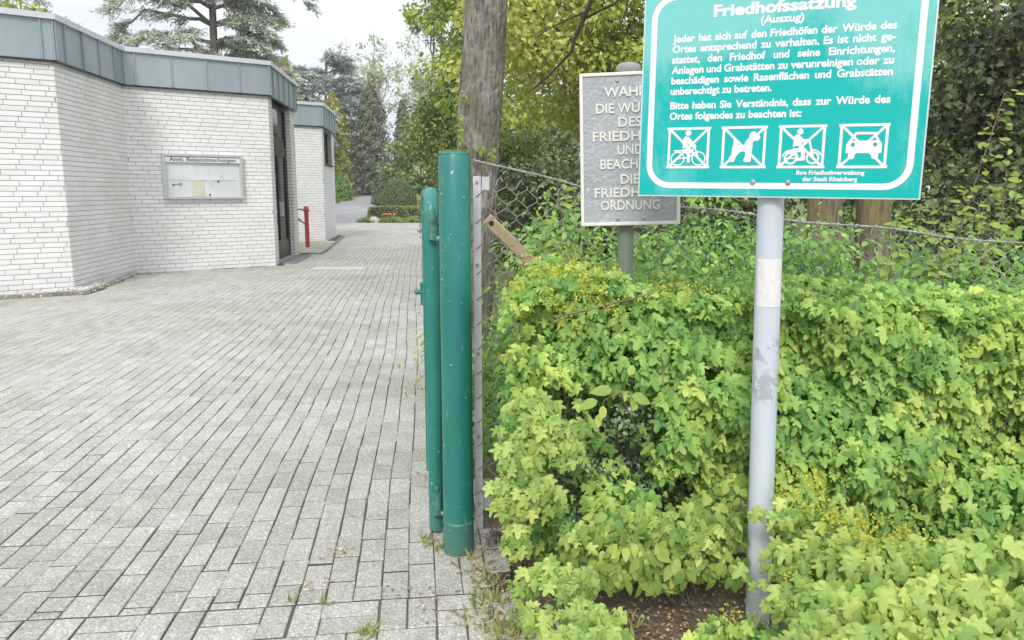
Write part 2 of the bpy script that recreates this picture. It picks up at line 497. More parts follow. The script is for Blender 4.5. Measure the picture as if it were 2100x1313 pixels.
# ------------------------------------------------------------------ brick buildings
def brick_face(mb, A, B, z0, z1, holes=(), seed=0, start=0.0, depth=.24):
    """real bricks standing 7 mm proud of a mortar wall, A->B with the outside on the right"""
    A = np.asarray(A, float); B = np.asarray(B, float); Lw = np.linalg.norm(B - A); u = (B - A) / Lw; n = np.array([u[1], -u[0]])
    O = (A[0], A[1], 0); U = (u[0], u[1], 0); Nn = (n[0], n[1], 0); Z = (0, 0, 1)
    rr = random.Random(seed); ch, bl, jt = .0722, .2885, .0100
    segs = [(0, Lw, z0, z1)]
    # mortar backing, cut around the openings
    def backing(a0, a1, c0, c1):
        if a1 - a0 > .01 and c1 - c0 > .01: mb.frame_box(O, U, Nn, Z, (a0, a1), (-depth, 0), (c0, c1), 1)
    if holes:
        h0, h1, hz0, hz1 = holes[0]
        backing(0, h0, z0, z1); backing(h1, Lw, z0, z1); backing(h0, h1, z0, hz0); backing(h0, h1, hz1, z1)
    else: backing(0, Lw, z0, z1)
    nrow = int(round((z1 - z0) / ch)); 
    for r in range(nrow):
        za = z0 + r * ch + jt * .5; zb = min(z0 + (r + 1) * ch - jt * .5, z1)
        off = (r * .355) % 1.0
        a = -off * bl - start
        while a < Lw:
            ln = bl if rr.random() > .015 else bl / 2
            a0, a1 = max(a + jt / 2, 0.0), min(a + ln - jt / 2, Lw)
            pieces = [(a0, a1)]
            for h0, h1, hz0, hz1 in holes:
                if zb > hz0 and za < hz1:
                    np_ = []
                    for p, q in pieces:
                        if q <= h0 or p >= h1: np_.append((p, q))
                        else:
                            if p < h0: np_.append((p, h0))
                            if q > h1: np_.append((h1, q))
                    pieces = np_
            for p, q in pieces:
                if q - p > .02: mb.frame_box(O, U, (0, 0, 1), Nn, (p, q), (za, zb), (-.003, .007 + rr.uniform(-.0012, .0012)), 0, .002)
            a += ln
def offset_poly(poly, d):
    n = len(poly); out = []
    for i in range(n):
        p0, p1, p2 = (np.asarray(poly[(i + k) % n], float) for k in (-1, 0, 1))
        a, b2 = unit(p1 - p0), unit(p2 - p1)
        na, nb = np.array([a[1], -a[0]]), np.array([b2[1], -b2[0]])
        m = (na + nb); m = m / (1 + na @ nb)
        out.append(p1 + m * d)
    return out
def fascia(parent, poly, vis, z0, z1, zc, pitch_starts):
    """zinc cladding with standing seams round the roof edge, cap strip on top"""
    P0 = offset_poly(poly, .055); P1 = offset_poly(poly, .02); n = len(poly)
    mb = MB()
    for i in range(n):
        a, c = P0[i], P0[(i + 1) % n]; u = unit(c - a); nn = np.array([u[1], -u[0]]); Lw = np.linalg.norm(c - a)
        st = pitch_starts.get(i, .3); cuts = [0] + list(np.arange(st, Lw - .04, .59)) + [Lw]
        for p, q in zip(cuts[:-1], cuts[1:]):             # sheet by sheet
            mb.frame_box((a[0], a[1], 0), (u[0], u[1], 0), (nn[0], nn[1], 0), (0, 0, 1), (p, q), (-.05, 0 if True else 0), (z0, z1), 0)
        for p in cuts[1:-1] + [0.012, Lw - .012]:
            mb.frame_box((a[0], a[1], 0), (u[0], u[1], 0), (nn[0], nn[1], 0), (0, 0, 1), (p - .009, p + .009), (.001, .026), (z0 + .004, z1 - .003), 0)
        mb.frame_box((a[0], a[1], 0), (u[0], u[1], 0), (nn[0], nn[1], 0), (0, 0, 1), (.004, Lw - .004), (-.045, .008), (z0 - .028, z0 - .002), 1)
    mb.build('fascia', [M_ZINC, M_DARK], parent)
    mb = MB(); Q = offset_poly(poly, .10); I = offset_poly(poly, -.25)
    for i in range(n):
        j = (i + 1) % n
        q0, q1, i0, i1 = Q[i], Q[j], I[i], I[j]
        V = [(*q0, z1), (*q1, z1), (*i1, z1), (*i0, z1), (*q0, zc - .012), (*q1, zc - .012), (*i1, zc), (*i0, zc)]
        mb.add(V, [[0, 1, 5, 4], [4, 5, 6, 7], [2, 3, 7, 6], [3, 2, 1, 0]])
    mb.build('roof_cap', M_CAP, parent)
    mb = MB(); mb.prism([tuple(p) for p in offset_poly(poly, -.2)], z1 - .25, z1 - .06)
    mb.build('roof', M_ROOF, parent)

# front building
dL = -dW
poly1 = [C1 + dL * 7.0, C1, C2, C3, C4, C4 + dL * 7.5 + np.array([-.3, 2.0])]
bld = empty('brick_building', (C3[0], C3[1], 0), 'white brick flat roofed building with folded walls, grey zinc fascia and notice board', 'building')
mb = MB()
Z_W = 3.235
brick_face(mb, poly1[0], C1, 0, Z_W, seed=1, start=.05)
brick_face(mb, C1, C2, 0, Z_W, seed=2)
brick_face(mb, C2, C3, 0, Z_W, seed=3, start=.1)
DO = (.34, 2.33, .03, Z_W)
brick_face(mb, C3, C4, 0, Z_W, holes=[DO], seed=4)
u5 = unit(poly1[5] - C4); brick_face(mb, C4 + u5 * .05, poly1[5], 0, Z_W, seed=5, depth=.03)
brick_face(mb, poly1[5], poly1[0], 0, Z_W, seed=6)
# brick jambs of the door recess
uE = unit(C4 - C3); nE = np.array([uE[1], -uE[0]])
for s0, sg in ((DO[0], 1), (DO[1], -1)):
    r = 0
    while r * .0722 + .07 < Z_W:
        z0 = r * .0722 + .007; q = C3 + uE * s0
        mb.frame_box((q[0], q[1], 0), (-nE[0], -nE[1], 0), (0, 0, 1), (uE[0] * sg, uE[1] * sg, 0), (.0, .115 if r % 2 else .22), (z0, z0 + .058), (-.002, .006), 0, .002); r += 1
mb.build('wall', [M_BRICK, M_MORTAR], bld)
fascia(bld, poly1, None, Z_W + .002, 3.775, 3.865, {0: .5, 1: .3, 2: .18, 3: .29})

def door(parent):
    q = C3 - nE * .125
    fr = lambda a, bb, c, mi, mbx, bev=0: mbx.frame_box((q[0], q[1], 0), (uE[0], uE[1], 0), (0, 0, 1), (nE[0], nE[1], 0), a, bb, c, mi, bev)
    # frame of the whole opening with its transom light
    f = MB(); a0, a1 = DO[0] + .004, DO[1] - .004
    fr((a0, a0 + .07), (.03, 3.22), (-.04, .03), 0, f); fr((a1 - .07, a1), (.03, 3.22), (-.04, .03), 0, f)
    fr((a0 + .07, a1 - .07), (3.14, 3.22), (-.04, .03), 0, f); fr((a0 + .07, a1 - .07), (2.27, 2.37), (-.04, .028), 0, f)
    fr((a0 + .07, a1 - .07), (2.37, 2.95 - .4), (-.03, .0), 0, f)
    d = f.build('door', M_DARK, parent)
    for lo, hi in ((a0 + .07, a0 + 1.0), (a0 + 1.0, a1 - .07)):
        m = MB()
        fr((lo + .004, lo + .09), (.035, 2.265), (-.035, .022), 0, m); fr((hi - .09, hi - .004), (.035, 2.265), (-.035, .022), 0, m)
        fr((lo + .09, hi - .09), (.035, .42), (-.034, .019), 0, m); fr((lo + .09, hi - .09), (2.17, 2.265), (-.034, .021), 0, m)
        lf = m.build('door_leaf', M_DARK, parent)
        g = MB(); fr((lo + .09, hi - .09), (.42, 2.17), (-.02, -.006), 0, g); g.build('glass_pane', M_GLASS, lf)
        hd = MB(); s_ = hi - .05 if lo < 1 else lo + .05
        fr((s_ - .03, s_ + .03), (.92, 1.22), (.022, .03), 0, hd); fr((s_ - .012, s_ + .012), (.93, 1.21), (.06, .085), 0, hd)
        fr((s_ - .012, s_ + .012), (.95, .98), (.03, .06), 0, hd); fr((s_ - .012, s_ + .012), (1.16, 1.19), (.03, .06), 0, hd)
        hd.build('handle', M_ALU, lf)
    g = MB(); fr((a0 + .07, a1 - .07), (2.55, 3.14), (-.02, -.006), 0, g); g.build('glass_pane', M_GLASS, d)
    st = MB(); p = C3
    st.frame_box((p[0], p[1], 0), (uE[0], uE[1], 0), (nE[0], nE[1], 0), (0, 0, 1), (DO[0] + .01, DO[1] - .01), (-.24, .34), (-.03, .028), 0)
    st.build('doorstep', M_DAMP, parent)
door(bld)

# second wing
poly2 = [D1 + dL * 6.5, D1, D2, D2 + dL * 6.5]
bl2 = empty('brick_building', (D1[0], D1[1], 0), 'smaller white brick block beyond the red post, with one dark corner window under its fascia', 'building')
mb = MB(); WN = (.41, 2.24, 2.22, 3.2)
brick_face(mb, poly2[0], D1, 0, 3.25, seed=11); brick_face(mb, D1, D2, 0, 3.25, holes=[WN], seed=12)
u5 = unit(poly2[3] - D2); brick_face(mb, D2 + u5 * .05, poly2[3], 0, 3.25, seed=13, depth=.03); brick_face(mb, poly2[3], poly2[0], 0, 3.25, seed=14)
mb.build('wall', [M_BRICK, M_MORTAR], bl2)
fascia(bl2, poly2, None, 3.252, 3.81, 3.905, {0: 6.5 - .57 - 59 * .0 - 4.72, 1: .3})
uF = unit(D2 - D1); nF = np.array([uF[1], -uF[0]]); q = D1 - nF * .14
fb = lambda m, a, bb, c: m.frame_box((q[0], q[1], 0), (uF[0], uF[1], 0), (0, 0, 1), (nF[0], nF[1], 0), a, bb, c)
m = MB(); fb(m, (.414, .48), (2.224, 3.2), (-.04, .03)); fb(m, (2.17, 2.236), (2.224, 3.2), (-.04, .03)); fb(m, (.48, 2.17), (2.224, 2.29), (-.04, .03)); fb(m, (.48, 2.17), (3.14, 3.2), (-.04, .03)); fb(m, (1.29, 1.35), (2.29, 3.14), (-.04, .028))
wn_ = m.build('window', M_DARK, bl2)
m = MB(); fb(m, (.48, 1.29), (2.29, 3.14), (-.015, 0)); fb(m, (1.35, 2.17), (2.29, 3.14), (-.015, 0)); m.build('pane', M_GLASS, wn_)
m = MB(); fb(m, (.36, 2.29), (2.195, 2.222), (.03, .20)); m.build('sill', M_DARK, wn_)

# ---- strips at the foot of the walls
kl = [(-12.4, 7.0), (-6.85, 10.42), (-6.0, 10.95), (-6.22, 12.1), (-6.60, 13.70)]
b = MB()
for (x0, y0), (x1, y1) in zip(kl[:-1], kl[1:]):
    u = unit(np.array([x1 - x0, y1 - y0])); L_ = math.hypot(x1 - x0, y1 - y0); k = 0.0
    while k < L_ - .01:
        e = min(k + .98, L_)
        b.frame_box((x0, y0, 0), (u[0], u[1], 0), (-u[1], u[0], 0), (0, 0, 1), (k, e - .006), (.0, .07), (-.03, .062), 0, .008); k = e
tag(b.build('kerb_edging', M_KERB), kind='structure')
rg = np.random.default_rng(21); P = []
gp = [np.array(p) for p in kl]
for i in range(len(kl) - 1):
    A_, B_ = gp[i], gp[i + 1]
    wa = [C1 + dL * 7, C1 + dL * .45, C1, C1 * .55 + C2 * .45, C2][i]; wb = [C1 + dL * .45, C1, C1 * .55 + C2 * .45, C2, C2][i]
    for _ in range(int(900 * np.linalg.norm(B_ - A_) / 1.5) if i else 500):
        s_, r_ = rg.random(), rg.random()
        p = (A_ * (1 - s_) + B_ * s_) * (1 - r_) + (wa * (1 - s_) + wb * s_) * r_
        P.append((*p, .015 + rg.random() * .03))
P = np.array(P); n = len(P)
oct_v = np.array([(1, 0, 0), (-1, 0, 0), (0, 1, 0), (0, -1, 0), (0, 0, 1), (0, 0, -1)], float)
oct_f = np.array([[0, 2, 4], [2, 1, 4], [1, 3, 4], [3, 0, 4], [2, 0, 5], [1, 2, 5], [3, 1, 5], [0, 3, 5]])
V = P[:, None] + (oct_v[None] * rg.uniform(.6, 1.3, (n, 6, 1)) + rg.normal(0, .25, (n, 6, 3))) * rg.uniform(.012, .026, (n, 1, 1))
def _gravelmat():
    m, t, b_ = newmat('gravel_stones'); r = ramp(t, island(t), [(0, (.30, .27, .25)), (.4, (.55, .53, .50)), (1, (.74, .72, .69))])
    t.links.new(r.outputs[0], b_.inputs['Base Color']); b_.inputs['Roughness'].default_value = .85; return m
M_GRAV = _gravelmat()
tag(link('gravel', mesh_np('gravel', V.reshape(-1, 3), (oct_f[None] + (np.arange(n) * 6)[:, None, None]).reshape(-1, 3), flat=True), M_GRAV), 'pale gravel strip between the kerb edging and the white brick wall', 'gravel', kind='stuff')

# raised slab between the two blocks, with the red post on it
b = MB()
b.prism([(-4.62, 18.05), (-4.42, 18.0), (-4.95, 22.2), (-5.38, 22.64), (-6.3, 22.0), (-6.3, 18.6)], -.03, .035)
tag(b.build('pavement', M_SLAB), kind='structure')
b = MB(); u = unit(np.array([-5.35, 25.2]) - np.array([-4.36, 18.0]))
for k in range(7):
    b.frame_box((-4.36, 18.0, 0), (u[0], u[1], 0), (-u[1], u[0], 0), (0, 0, 1), (k * 1.0, k * 1.0 + .985), (0, .07), (-.03, .045), 0, .008)
tag(b.build('kerb_edging', M_KERB), kind='structure')
# drain cover slab in the paving
b = MB(); b.box(-3.75, -2.75, 14.55, 14.95, -.03, .016, 0, .006)
tag(b.build('drain_cover', plain('pale_concrete', (.5, .5, .48), .9)), 'long pale concrete drain cover set in the paving by the door', 'drain cover')

# ------------------------------------------------------------------ lettering
def text_geo(body, size=1.0, bold=0.0, sx=1.0):
    c = bpy.data.curves.new('t', 'FONT'); c.body = body; c.size = 1.0; c.offset = bold; c.resolution_u = 3
    o = bpy.data.objects.new('t', c); COL.objects.link(o); bpy.context.view_layer.update()
    me = bpy.data.meshes.new_from_object(o.evaluated_get(bpy.context.evaluated_depsgraph_get()))
    V = np.array([v.co for v in me.vertices]); Fs = [list(p.vertices) for p in me.polygons]
    bpy.data.objects.remove(o); bpy.data.curves.remove(c); bpy.data.meshes.remove(me)
    x0 = V[:, 0].min(); V[:, 0] -= x0
    V[:, 0] *= size * sx; V[:, 1] *= size
    return V, Fs
class Plate:
    """flat lettering and marks in the plane O + a*u + b*v, lifted along n"""
    def __init__(s, O, u, v): s.O = np.array(O, float); s.u = unit(np.array(u, float)); s.v = np.array(v, float); s.v = unit(s.v - s.u * (s.v @ s.u)); s.n = np.cross(s.u, s.v)
    def P(s, a, b, h=0): return s.O + s.u * a + s.v * b + s.n * h
    def word(s, mb, body, a, b, size, h, bold=0, sx=1, width=None, depth=0, align='l'):
        V, Fs = text_geo(body, size, bold, sx); w = V[:, 0].max()
        if width: V[:, 0] *= width / w; w = width
        if align == 'c': a = a - w / 2
        W_ = [s.P(a + x, b + y, h) for x, y, _ in V]
        mb.add(W_, Fs)
        if depth:                                       # side walls of raised letters
            cnt = {}
            for f in Fs:
                for i in range(len(f)):
                    e = (f[i], f[(i + 1) % len(f)]); k = (min(e), max(e)); cnt[k] = None if k in cnt else e
            lo = [s.P(a + x, b + y, h - depth) for x, y, _ in V]; n = len(W_)
            mb.add(W_ + lo, [[e[0], n + e[0], n + e[1], e[1]] for e in cnt.values() if e])
        return w
    def line(s, mb, words, a0, a1, b, size, h, bold):
        ws = [(text_geo(w, size, bold)[0][:, 0].max()) for w in words]
        gap = (a1 - a0 - sum(ws)) / max(1, len(words) - 1); a = a0
        for w, l in zip(words, ws): s.word(mb, w, a, b, size, h, bold); a += l + gap
    def poly(s, mb, pts, h): mb.add([s.P(a, b, h) for a, b in pts], [list(range(len(pts)))])
    def stroke(s, mb, p, q, w, h):
        p, q = np.array(p, float), np.array(q, float); d = unit(q - p); nn = np.array([-d[1], d[0]]) * w / 2
        s.poly(mb, [p + nn, p - nn, q - nn, q + nn], h)
    def ring(s, mb, c, r, w, h, a0=0, a1=360, k=28):
        for i in range(k):
            t0, t1 = R(a0 + (a1 - a0) * i / k), R(a0 + (a1 - a0) * (i + 1) / k)
            f = lambda t, q: (c[0] + q * math.cos(t), c[1] + q * math.sin(t))
            s.poly(mb, [f(t0, r - w / 2), f(t0, r + w / 2), f(t1, r + w / 2), f(t1, r - w / 2)], h)
    def disc(s, mb, c, r, h, k=20): s.poly(mb, [(c[0] + r * math.cos(2 * math.pi * i / k), c[1] + r * math.sin(2 * math.pi * i / k)) for i in range(k)], h)

M_WHITE = plain('white_lettering', (.80, .81, .81), .45, var=.03, scale=30)
M_PINKW = M_WHITE

# ------------------------------------------------------------------ notice board on the brick wall
nW = np.array([dW[1], -dW[0]])
NB = Plate((*(C2 + dW * .54 + nW * .012), 1.30), (*dW, 0), (0, 0, 1))
nbx = lambda m, a, bb, c, mi=0, bev=0: m.frame_box(NB.O, NB.u, NB.v, NB.n, a, bb, c, mi, bev)
nb = empty('notice_board', tuple(NB.P(.7, 0)), 'aluminium framed notice board headed Amtl. Bekanntmachungen on the white brick wall', 'notice board')
m = MB(); Wn, Hn, fw = 1.41, .805, .05
nbx(m, (0, fw), (0, Hn), (0, .085), 0, .006); nbx(m, (Wn - fw, Wn), (0, Hn), (0, .085), 0, .006)
nbx(m, (fw, Wn - fw), (0, fw), (.001, .084), 0, .006); nbx(m, (fw, Wn - fw), (Hn - fw, Hn), (.001, .084), 0, .006)
m.build('frame', M_ALU, nb)
m = MB(); nbx(m, (fw, Wn - fw), (fw, Hn - fw), (.002, .02)); m.build('back_panel', plain('pale_pinboard', (.80, .82, .82), .8, var=.05, scale=2), nb)
m = MB(); nbx(m, (fw + .001, Wn - fw - .001), (.655, Hn - fw - .012), (.03, .07)); hp = m.build('header_strip', plain('header_white', (.74, .78, .82), .4, var=.03), nb)
m = MB(); V = NB.word(m, 'Amtl. Bekanntmachungen', .12, .672, .100, .0705, .026, width=1.17); m.build('lettering', plain('dark_lettering', (.10, .10, .13), .6), hp)
mg_, tg, bgn = newmat('case_glass')
o_ = tg.nodes['Material Output']; trn = tg.nodes.new('ShaderNodeBsdfTransparent'); gl = tg.nodes.new('ShaderNodeBsdfGlossy'); gl.inputs['Roughness'].default_value = .03
trn.inputs[0].default_value = (.98, .985, .985, 1); mx = tg.nodes.new('ShaderNodeMixShader'); mx.inputs[0].default_value = .06
tg.links.new(trn.outputs[0], mx.inputs[1]); tg.links.new(gl.outputs[0], mx.inputs[2]); tg.links.new(mx.outputs[0], o_.inputs['Surface'])
m = MB(); nbx(m, (fw, Wn - fw), (fw, .652), (.060, .064)); m.build('glass_pane', mg_, nb)
M_PAPER = plain('white_paper', (.84, .84, .86), .8, var=.03); M_YPAPER = plain('yellowed_paper', (.74, .70, .52), .8, var=.06, scale=9)
def sheet(a0, a1, b0, b1, mat, label, grp, h=.023, curl=.006):
    m = MB(); V, Fs = [], []
    for j in range(5):
        for i in range(4):
            x, y = i / 3, j / 4
            V.append(NB.P(a0 + (a1 - a0) * x, b0 + (b1 - b0) * y, h + curl * ((1 - y) ** 2) * (1 + .5 * math.sin(5 * x + a0 * 9))))
    n = len(V); V += [p - NB.n * .0006 for p in V]
    q = [[j * 4 + i, j * 4 + i + 1, j * 4 + i + 5, j * 4 + i + 4] for j in range(4) for i in range(3)]
    m.add(V, q + [[a + n for a in f[::-1]] for f in q]); tag(m.build('paper_sheet', mat), label, 'paper', grp)
wl = ['white sheet at the left end of the upper row in the notice board', 'white sheet second from the left in the notice board, left of the yellow sheet', 'white sheet above the yellow sheet in the notice board', 'white sheet second from the right in the notice board', 'white sheet at the right end of the upper row in the notice board']
for i in range(5): sheet(.12 + i * .235, .12 + i * .235 + .212, .345 - .01 * (i % 2), .635, M_PAPER, wl[i], 'white sheets in the notice board')
sheet(.50, .70, .06, .335, M_YPAPER, 'yellowed sheet hanging in the lower middle of the notice board', None, .028, .012)
M_BLACK = plain('black_plastic', (.03, .03, .035), .5)
for a, bb, lab in ((.17, .255, 'dark magnet beside the hanging key at the left of the notice board'), (.96, .325, 'dark magnet under the right half of the white sheets'), (.80, .075, 'dark magnet at the bottom edge right of the yellow sheet')):
    m = MB(); m.tube([NB.P(a, bb, .021), NB.P(a, bb, .034), NB.P(a, bb, .037)], [.017, .017, .012], 12); tag(m.build('magnet', M_BLACK), lab, 'magnet', 'magnets in the notice board')
m = MB(); m.tube([NB.P(.19, .262, .026), NB.P(.30, .27, .026)], .005, 6); m.tube([NB.P(.30 + .02 * math.cos(t), .265 + .02 * math.sin(t), .026) for t in np.linspace(0, 6.28, 13)], .004, 6)
tag(m.build('key', M_BLACK), 'small dark key hanging at the left inside the notice board', 'key')

# ------------------------------------------------------------------ red post with two arms
M_RED = plain('faded_red_paint', (.50, .055, .045), .5, var=.2, scale=14)
M_RUST = plain('rusty_red', (.24, .09, .07), .8, var=.3, scale=20)
rp = empty('red_post', (-5.2, 19.9, .035), 'faded red steel post with two short arms before the smaller brick block', 'post')
m = MB(); m.tube([(-5.2, 19.9, .03), (-5.2, 19.9, .95)], .055, 18); m.build('pole', M_RED, rp)
m = MB(); m.tube([(-5.2, 19.9, z) for z in (.93, .945, .985, 1.0, 1.05, 1.055, 1.075)], [.056, .078, .078, .06, .06, .05, .022], 18); m.build('cap', M_RED, rp)
m = MB(); m.tube([(-5.265, 19.88, .985), (-5.43, 19.72, 1.0)], .02, 10); m.tube([(-5.39, 19.76, .997), (-5.46, 19.69, 1.0)], .033, 10); m.build('arm', M_RUST, rp)
m = MB(); m.tube([(-5.23, 19.87, .62), (-5.36, 19.75, .74)], .018, 10); m.tube([(-5.35, 19.76, .735), (-5.46, 19.66, .82)], .034, 10); m.build('arm', M_RUST, rp)

# ------------------------------------------------------------------ green gate post and open gate leaf
def _green():
    m, t, b = newmat('green_paint')
    f = noise(t, 5, 5, .6, stretch=(1, 1, .25))
    r = ramp(t, f, [(.3, (.014, .15, .125)), (.55, (.022, .205, .175)), (.75, (.05, .26, .225))])
    spk = ramp(t, noise(t, 70, 2), [(.70, (0, 0, 0)), (.73, (1, 1, 1))])
    c = mixc(t, spk.outputs[0], r.outputs[0], (.5, .55, .5))
    scr = ramp(t, noise(t, 14, 6, .7, stretch=(2.2, 2.2, .5)), [(.63, (0, 0, 0)), (.68, (1, 1, 1))])
    c = mixc(t, mixc(t, .45, (0, 0, 0), scr.outputs[0]), c, (.30, .40, .36))
    geo = t.nodes.new('ShaderNodeNewGeometry'); sx = t.nodes.new('ShaderNodeSeparateXYZ'); t.links.new(geo.outputs['Position'], sx.inputs[0])
    foot = ramp(t, sx.outputs['Z'], [(.0, (1, 1, 1)), (.13, (.55, .55, .55)), (.16, (0, 0, 0))])
    c = mixc(t, mixc(t, 1, mixc(t, .6, (0, 0, 0), foot.outputs[0]), ramp(t, noise(t, 12, 5, .6), [(.4, (.2, .2, .2)), (.6, (1, 1, 1))]).outputs[0], 'MULTIPLY'), c, (.13, .16, .13))
    t.links.new(c, b.inputs['Base Color']); b.inputs['Roughness'].default_value = .38
    bump(t, b, noise(t, 25, 3), .05, .01)
    return m
M_GREEN = _green()
M_GREEN2 = plain('worn_green_paint', (.06, .20, .16), .55, var=.6, scale=30)
gx, gy = -.2165, 2.985
gp_ = empty('gate_post', (gx, gy, 0), 'thick round green painted steel gate post with a flat mossy top', 'post')
m = MB(); m.tube([(gx, gy, z) for z in (-.05, .128, .5, 1.0, 1.575, 1.583)], [.0615, .0615, .0605, .0605, .0605, .057], 40); m.build('tube', M_GREEN, gp_)
m = MB(); m.tube([(gx, gy, z) for z in (1.584, 1.588, 1.594)], [.0585, .0585, .045], 40); m.build('cap', M_GREEN, gp_)
m = MB(); m.tube([(gx, gy, z) for z in (.1285, .132, .138, .142)], [.0612, .064, .064, .0606], 40); m.build('weld_ring', M_GREEN2, gp_)
for z in (1.50, 1.28, 1.0, .74, .45, .2):
    m = MB(); m.frame_box((gx, gy, z), unit(np.array([.07, .22, 0])), (0, 0, 1), (-.95, .3, 0), (.055, .105), (-.022, .022), (-.005, .005)); m.build('bracket', M_GREEN, gp_)
M_MOSS = leafmat('moss_green', [(0, (.20, .23, .05)), (1, (.34, .36, .09))], .1)
rg = np.random.default_rng(4); n = 260
a = rg.uniform(0, 6.28, n); r_ = .056 * np.sqrt(rg.random(n)); P = np.stack([gx + r_ * np.cos(a), gy + r_ * np.sin(a), np.full(n, 1.594)], 1)
V, F = leaf_geo(LEAF, P, rg.normal(0, 1, (n, 3)), rg.normal(0, .6, (n, 3)) + (0, 0, 1.0), rg.uniform(.004, .011, n))
link('moss', mesh_np('moss', V, F), M_MOSS, gp_)

gd = unit(np.array([-.118, 1.0]))                        # the leaf stands open, pointing away along the drive
g0 = np.array([-.324, 3.16])
gt = empty('gate_leaf', (g0[0], g0[1], .03), 'green tubular gate leaf standing open, seen end on beside the thick post', 'gate')
gq = lambda s, z, o=0.0: (g0[0] + gd[0] * s + gd[1] * o, g0[1] + gd[1] * s - gd[0] * o, z)
m = MB(); Rg, rc, Lg = .0305, .10, 3.3
path = [gq(.0, .02)] + [gq(0, z) for z in (.4, .8, 1.2)]
for t in np.linspace(0, math.pi / 2, 8): path.append(gq(rc - rc * math.cos(t), 1.435 - rc + rc * math.sin(t)))
path += [gq(Lg - rc, 1.435)]
for t in np.linspace(0, math.pi / 2, 8): path.append(gq(Lg - rc + rc * math.sin(t), 1.435 - rc + rc * math.cos(t)))
path += [gq(Lg, .2)]
m.tube(path, Rg, 18); m.tube([gq(0.02, .16), gq(Lg, .16)], .02, 12); m.tube([gq(.02, .8), gq(Lg, .8)], .018, 10)
m.build('frame', M_GREEN, gt)
for k in range(16):
    m = MB(); s_ = .2 * (k + 1) - .05; m.tube([gq(s_, .165), gq(s_, 1.43)], .009, 8); m.build('bar', M_GREEN, gt)
m = MB(); m.frame_box((*gq(0, 0),), (gd[1], -gd[0], 0), (0, 0, 1), (gd[0], gd[1], 0), (-.038, -.0315), (.28, 1.36), (.0, .30)); m.build('side_plate', M_GREEN, gt)
for z in (1.30, .145):
    h = MB(); h.tube([gq(-.043, z - .03, .004), gq(-.043, z + .055, .004)], .017, 14)
    h.tube([gq(-.043, z + .055, .004), gq(-.043, z + .062, .004), gq(-.043, z + .08, .004)], [.010, .012, .006], 12)
    h.tube([gq(-.043, z - .042, .004), gq(-.043, z - .03, .004)], [.019, .019], 14)
    ho = h.build('hinge', M_GREEN2, gt)
    h = MB(); h.tube([gq(-.043, z - .037, .004), gq(-.06, z - .037, .06), (gx - .05, gy + .012, z - .037)], .010, 10); h.build('hinge_pin', M_STEELBOLT, ho)
m = MB(); m.frame_box(gq(.45, .98), (-gd[1], gd[0], 0), (0, 0, 1), (gd[0], gd[1], 0), (.028, .05), (-.05, .05), (-.04, .04)); m.tube([gq(.45, .985, -.04), gq(.45, .985, -.075)], .010, 10); m.tube([gq(.45, .985, -.068), gq(.50, .985, -.072)], .009, 10)
m.build('latch', M_GREEN, gt)

# ------------------------------------------------------------------ chain link fence
def _wiremat():
    m, t, b = newmat('fence_wire')
    r = ramp(t, noise(t, 3.0, 3), [(.36, (.36, .37, .36)), (.50, (.12, .24, .20)), (.7, (.05, .17, .14))])
    geo = t.nodes.new('ShaderNodeNewGeometry'); sx = t.nodes.new('ShaderNodeSeparateXYZ'); t.links.new(geo.outputs['Position'], sx.inputs[0])
    gr = ramp(t, sx.outputs['X'], [(.16, (1, 1, 1)), (.42, (0, 0, 0))])
    cc_ = mixc(t, gr.outputs[0], r.outputs[0], (.30, .30, .30))
    t.links.new(cc_, b.inputs['Base Color']); b.inputs['Roughness'].default_value = .45; return m
M_WIRE = _wiremat()
M_WIREG = plain('galvanised_wire', (.40, .41, .41), .4, .4, .3, 30)
FX0, FX1 = -.125, 3.3
f_y = lambda x: 3.225 + .055 * (x + .125)
_ft_x = [-.13, .12, .45, 1.29, 1.9, 2.3, 3.3]; _ft_z = [1.49, 1.452, 1.40, 1.305, 1.245, 1.195, 1.12]
f_top = lambda x: float(np.interp(x, _ft_x, _ft_z))
fe = empty('chain_link_fence', (FX0, f_y(FX0), 0), 'sagging chain link fence with a twisted top wire behind the leafy hedge', 'fence')
cell = .0835; paths = []; ncol = int((FX1 - FX0) / cell); 
rgf = random.Random(5)
fp = lambda x, t, o=0.0: np.array([x, f_y(x) + o + .008 * math.sin(x * 5 + t * 3), f_top(x) - t])
for i in range(ncol):                                    # each column one zig-zag wire, hooked into the next
    xa = FX0 + .02 + i * cell; pts = []
    kmax = int(1.42 / (cell * .52)); 
    for k in range(kmax):
        w = .5 * cell if k % 2 else -.02 * cell
        x = xa + w + (cell * .5 if False else 0); ov = .06 * cell
        t = k * cell * .52
        pts += [fp(x, t - .006, .0025 if k % 2 else -.0025), fp(x, t + .006, -.0025 if k % 2 else .0025)]
    paths.append((pts, .0018))
    xa2 = xa + cell * .46; pts = []
    for k in range(kmax):
        w = .5 * cell if k % 2 == 0 else 1.06 * cell
        w = (.06 * cell if k % 2 else .56 * cell) if True else w
        t = k * cell * .52
        pts += [fp(xa2 + (w if k % 2 == 0 else w - .06 * cell) - .0 , t - .006, -.0025 if k % 2 else .0025), fp(xa2 + (w if k % 2 == 0 else w - .06 * cell), t + .006, .0025 if k % 2 else -.0025)]
    paths.append((pts, .0018))
V, F = skin_tubes(paths, 4)
link('wire_mesh', mesh_np('wire_mesh', V, F, smooth=True), M_WIRE, fe)
tips = []
for i in range(ncol):                                    # bent wire ends along the top
    x = FX0 + .02 + (i + .5) * cell; a = fp(x, 0)
    tips.append(([a + (-.004, 0, -.01), a + (.006, .004, .012), a + (.018, .0, .02 + .008 * rgf.random()), a + (.026, -.004, .008)], .0018))
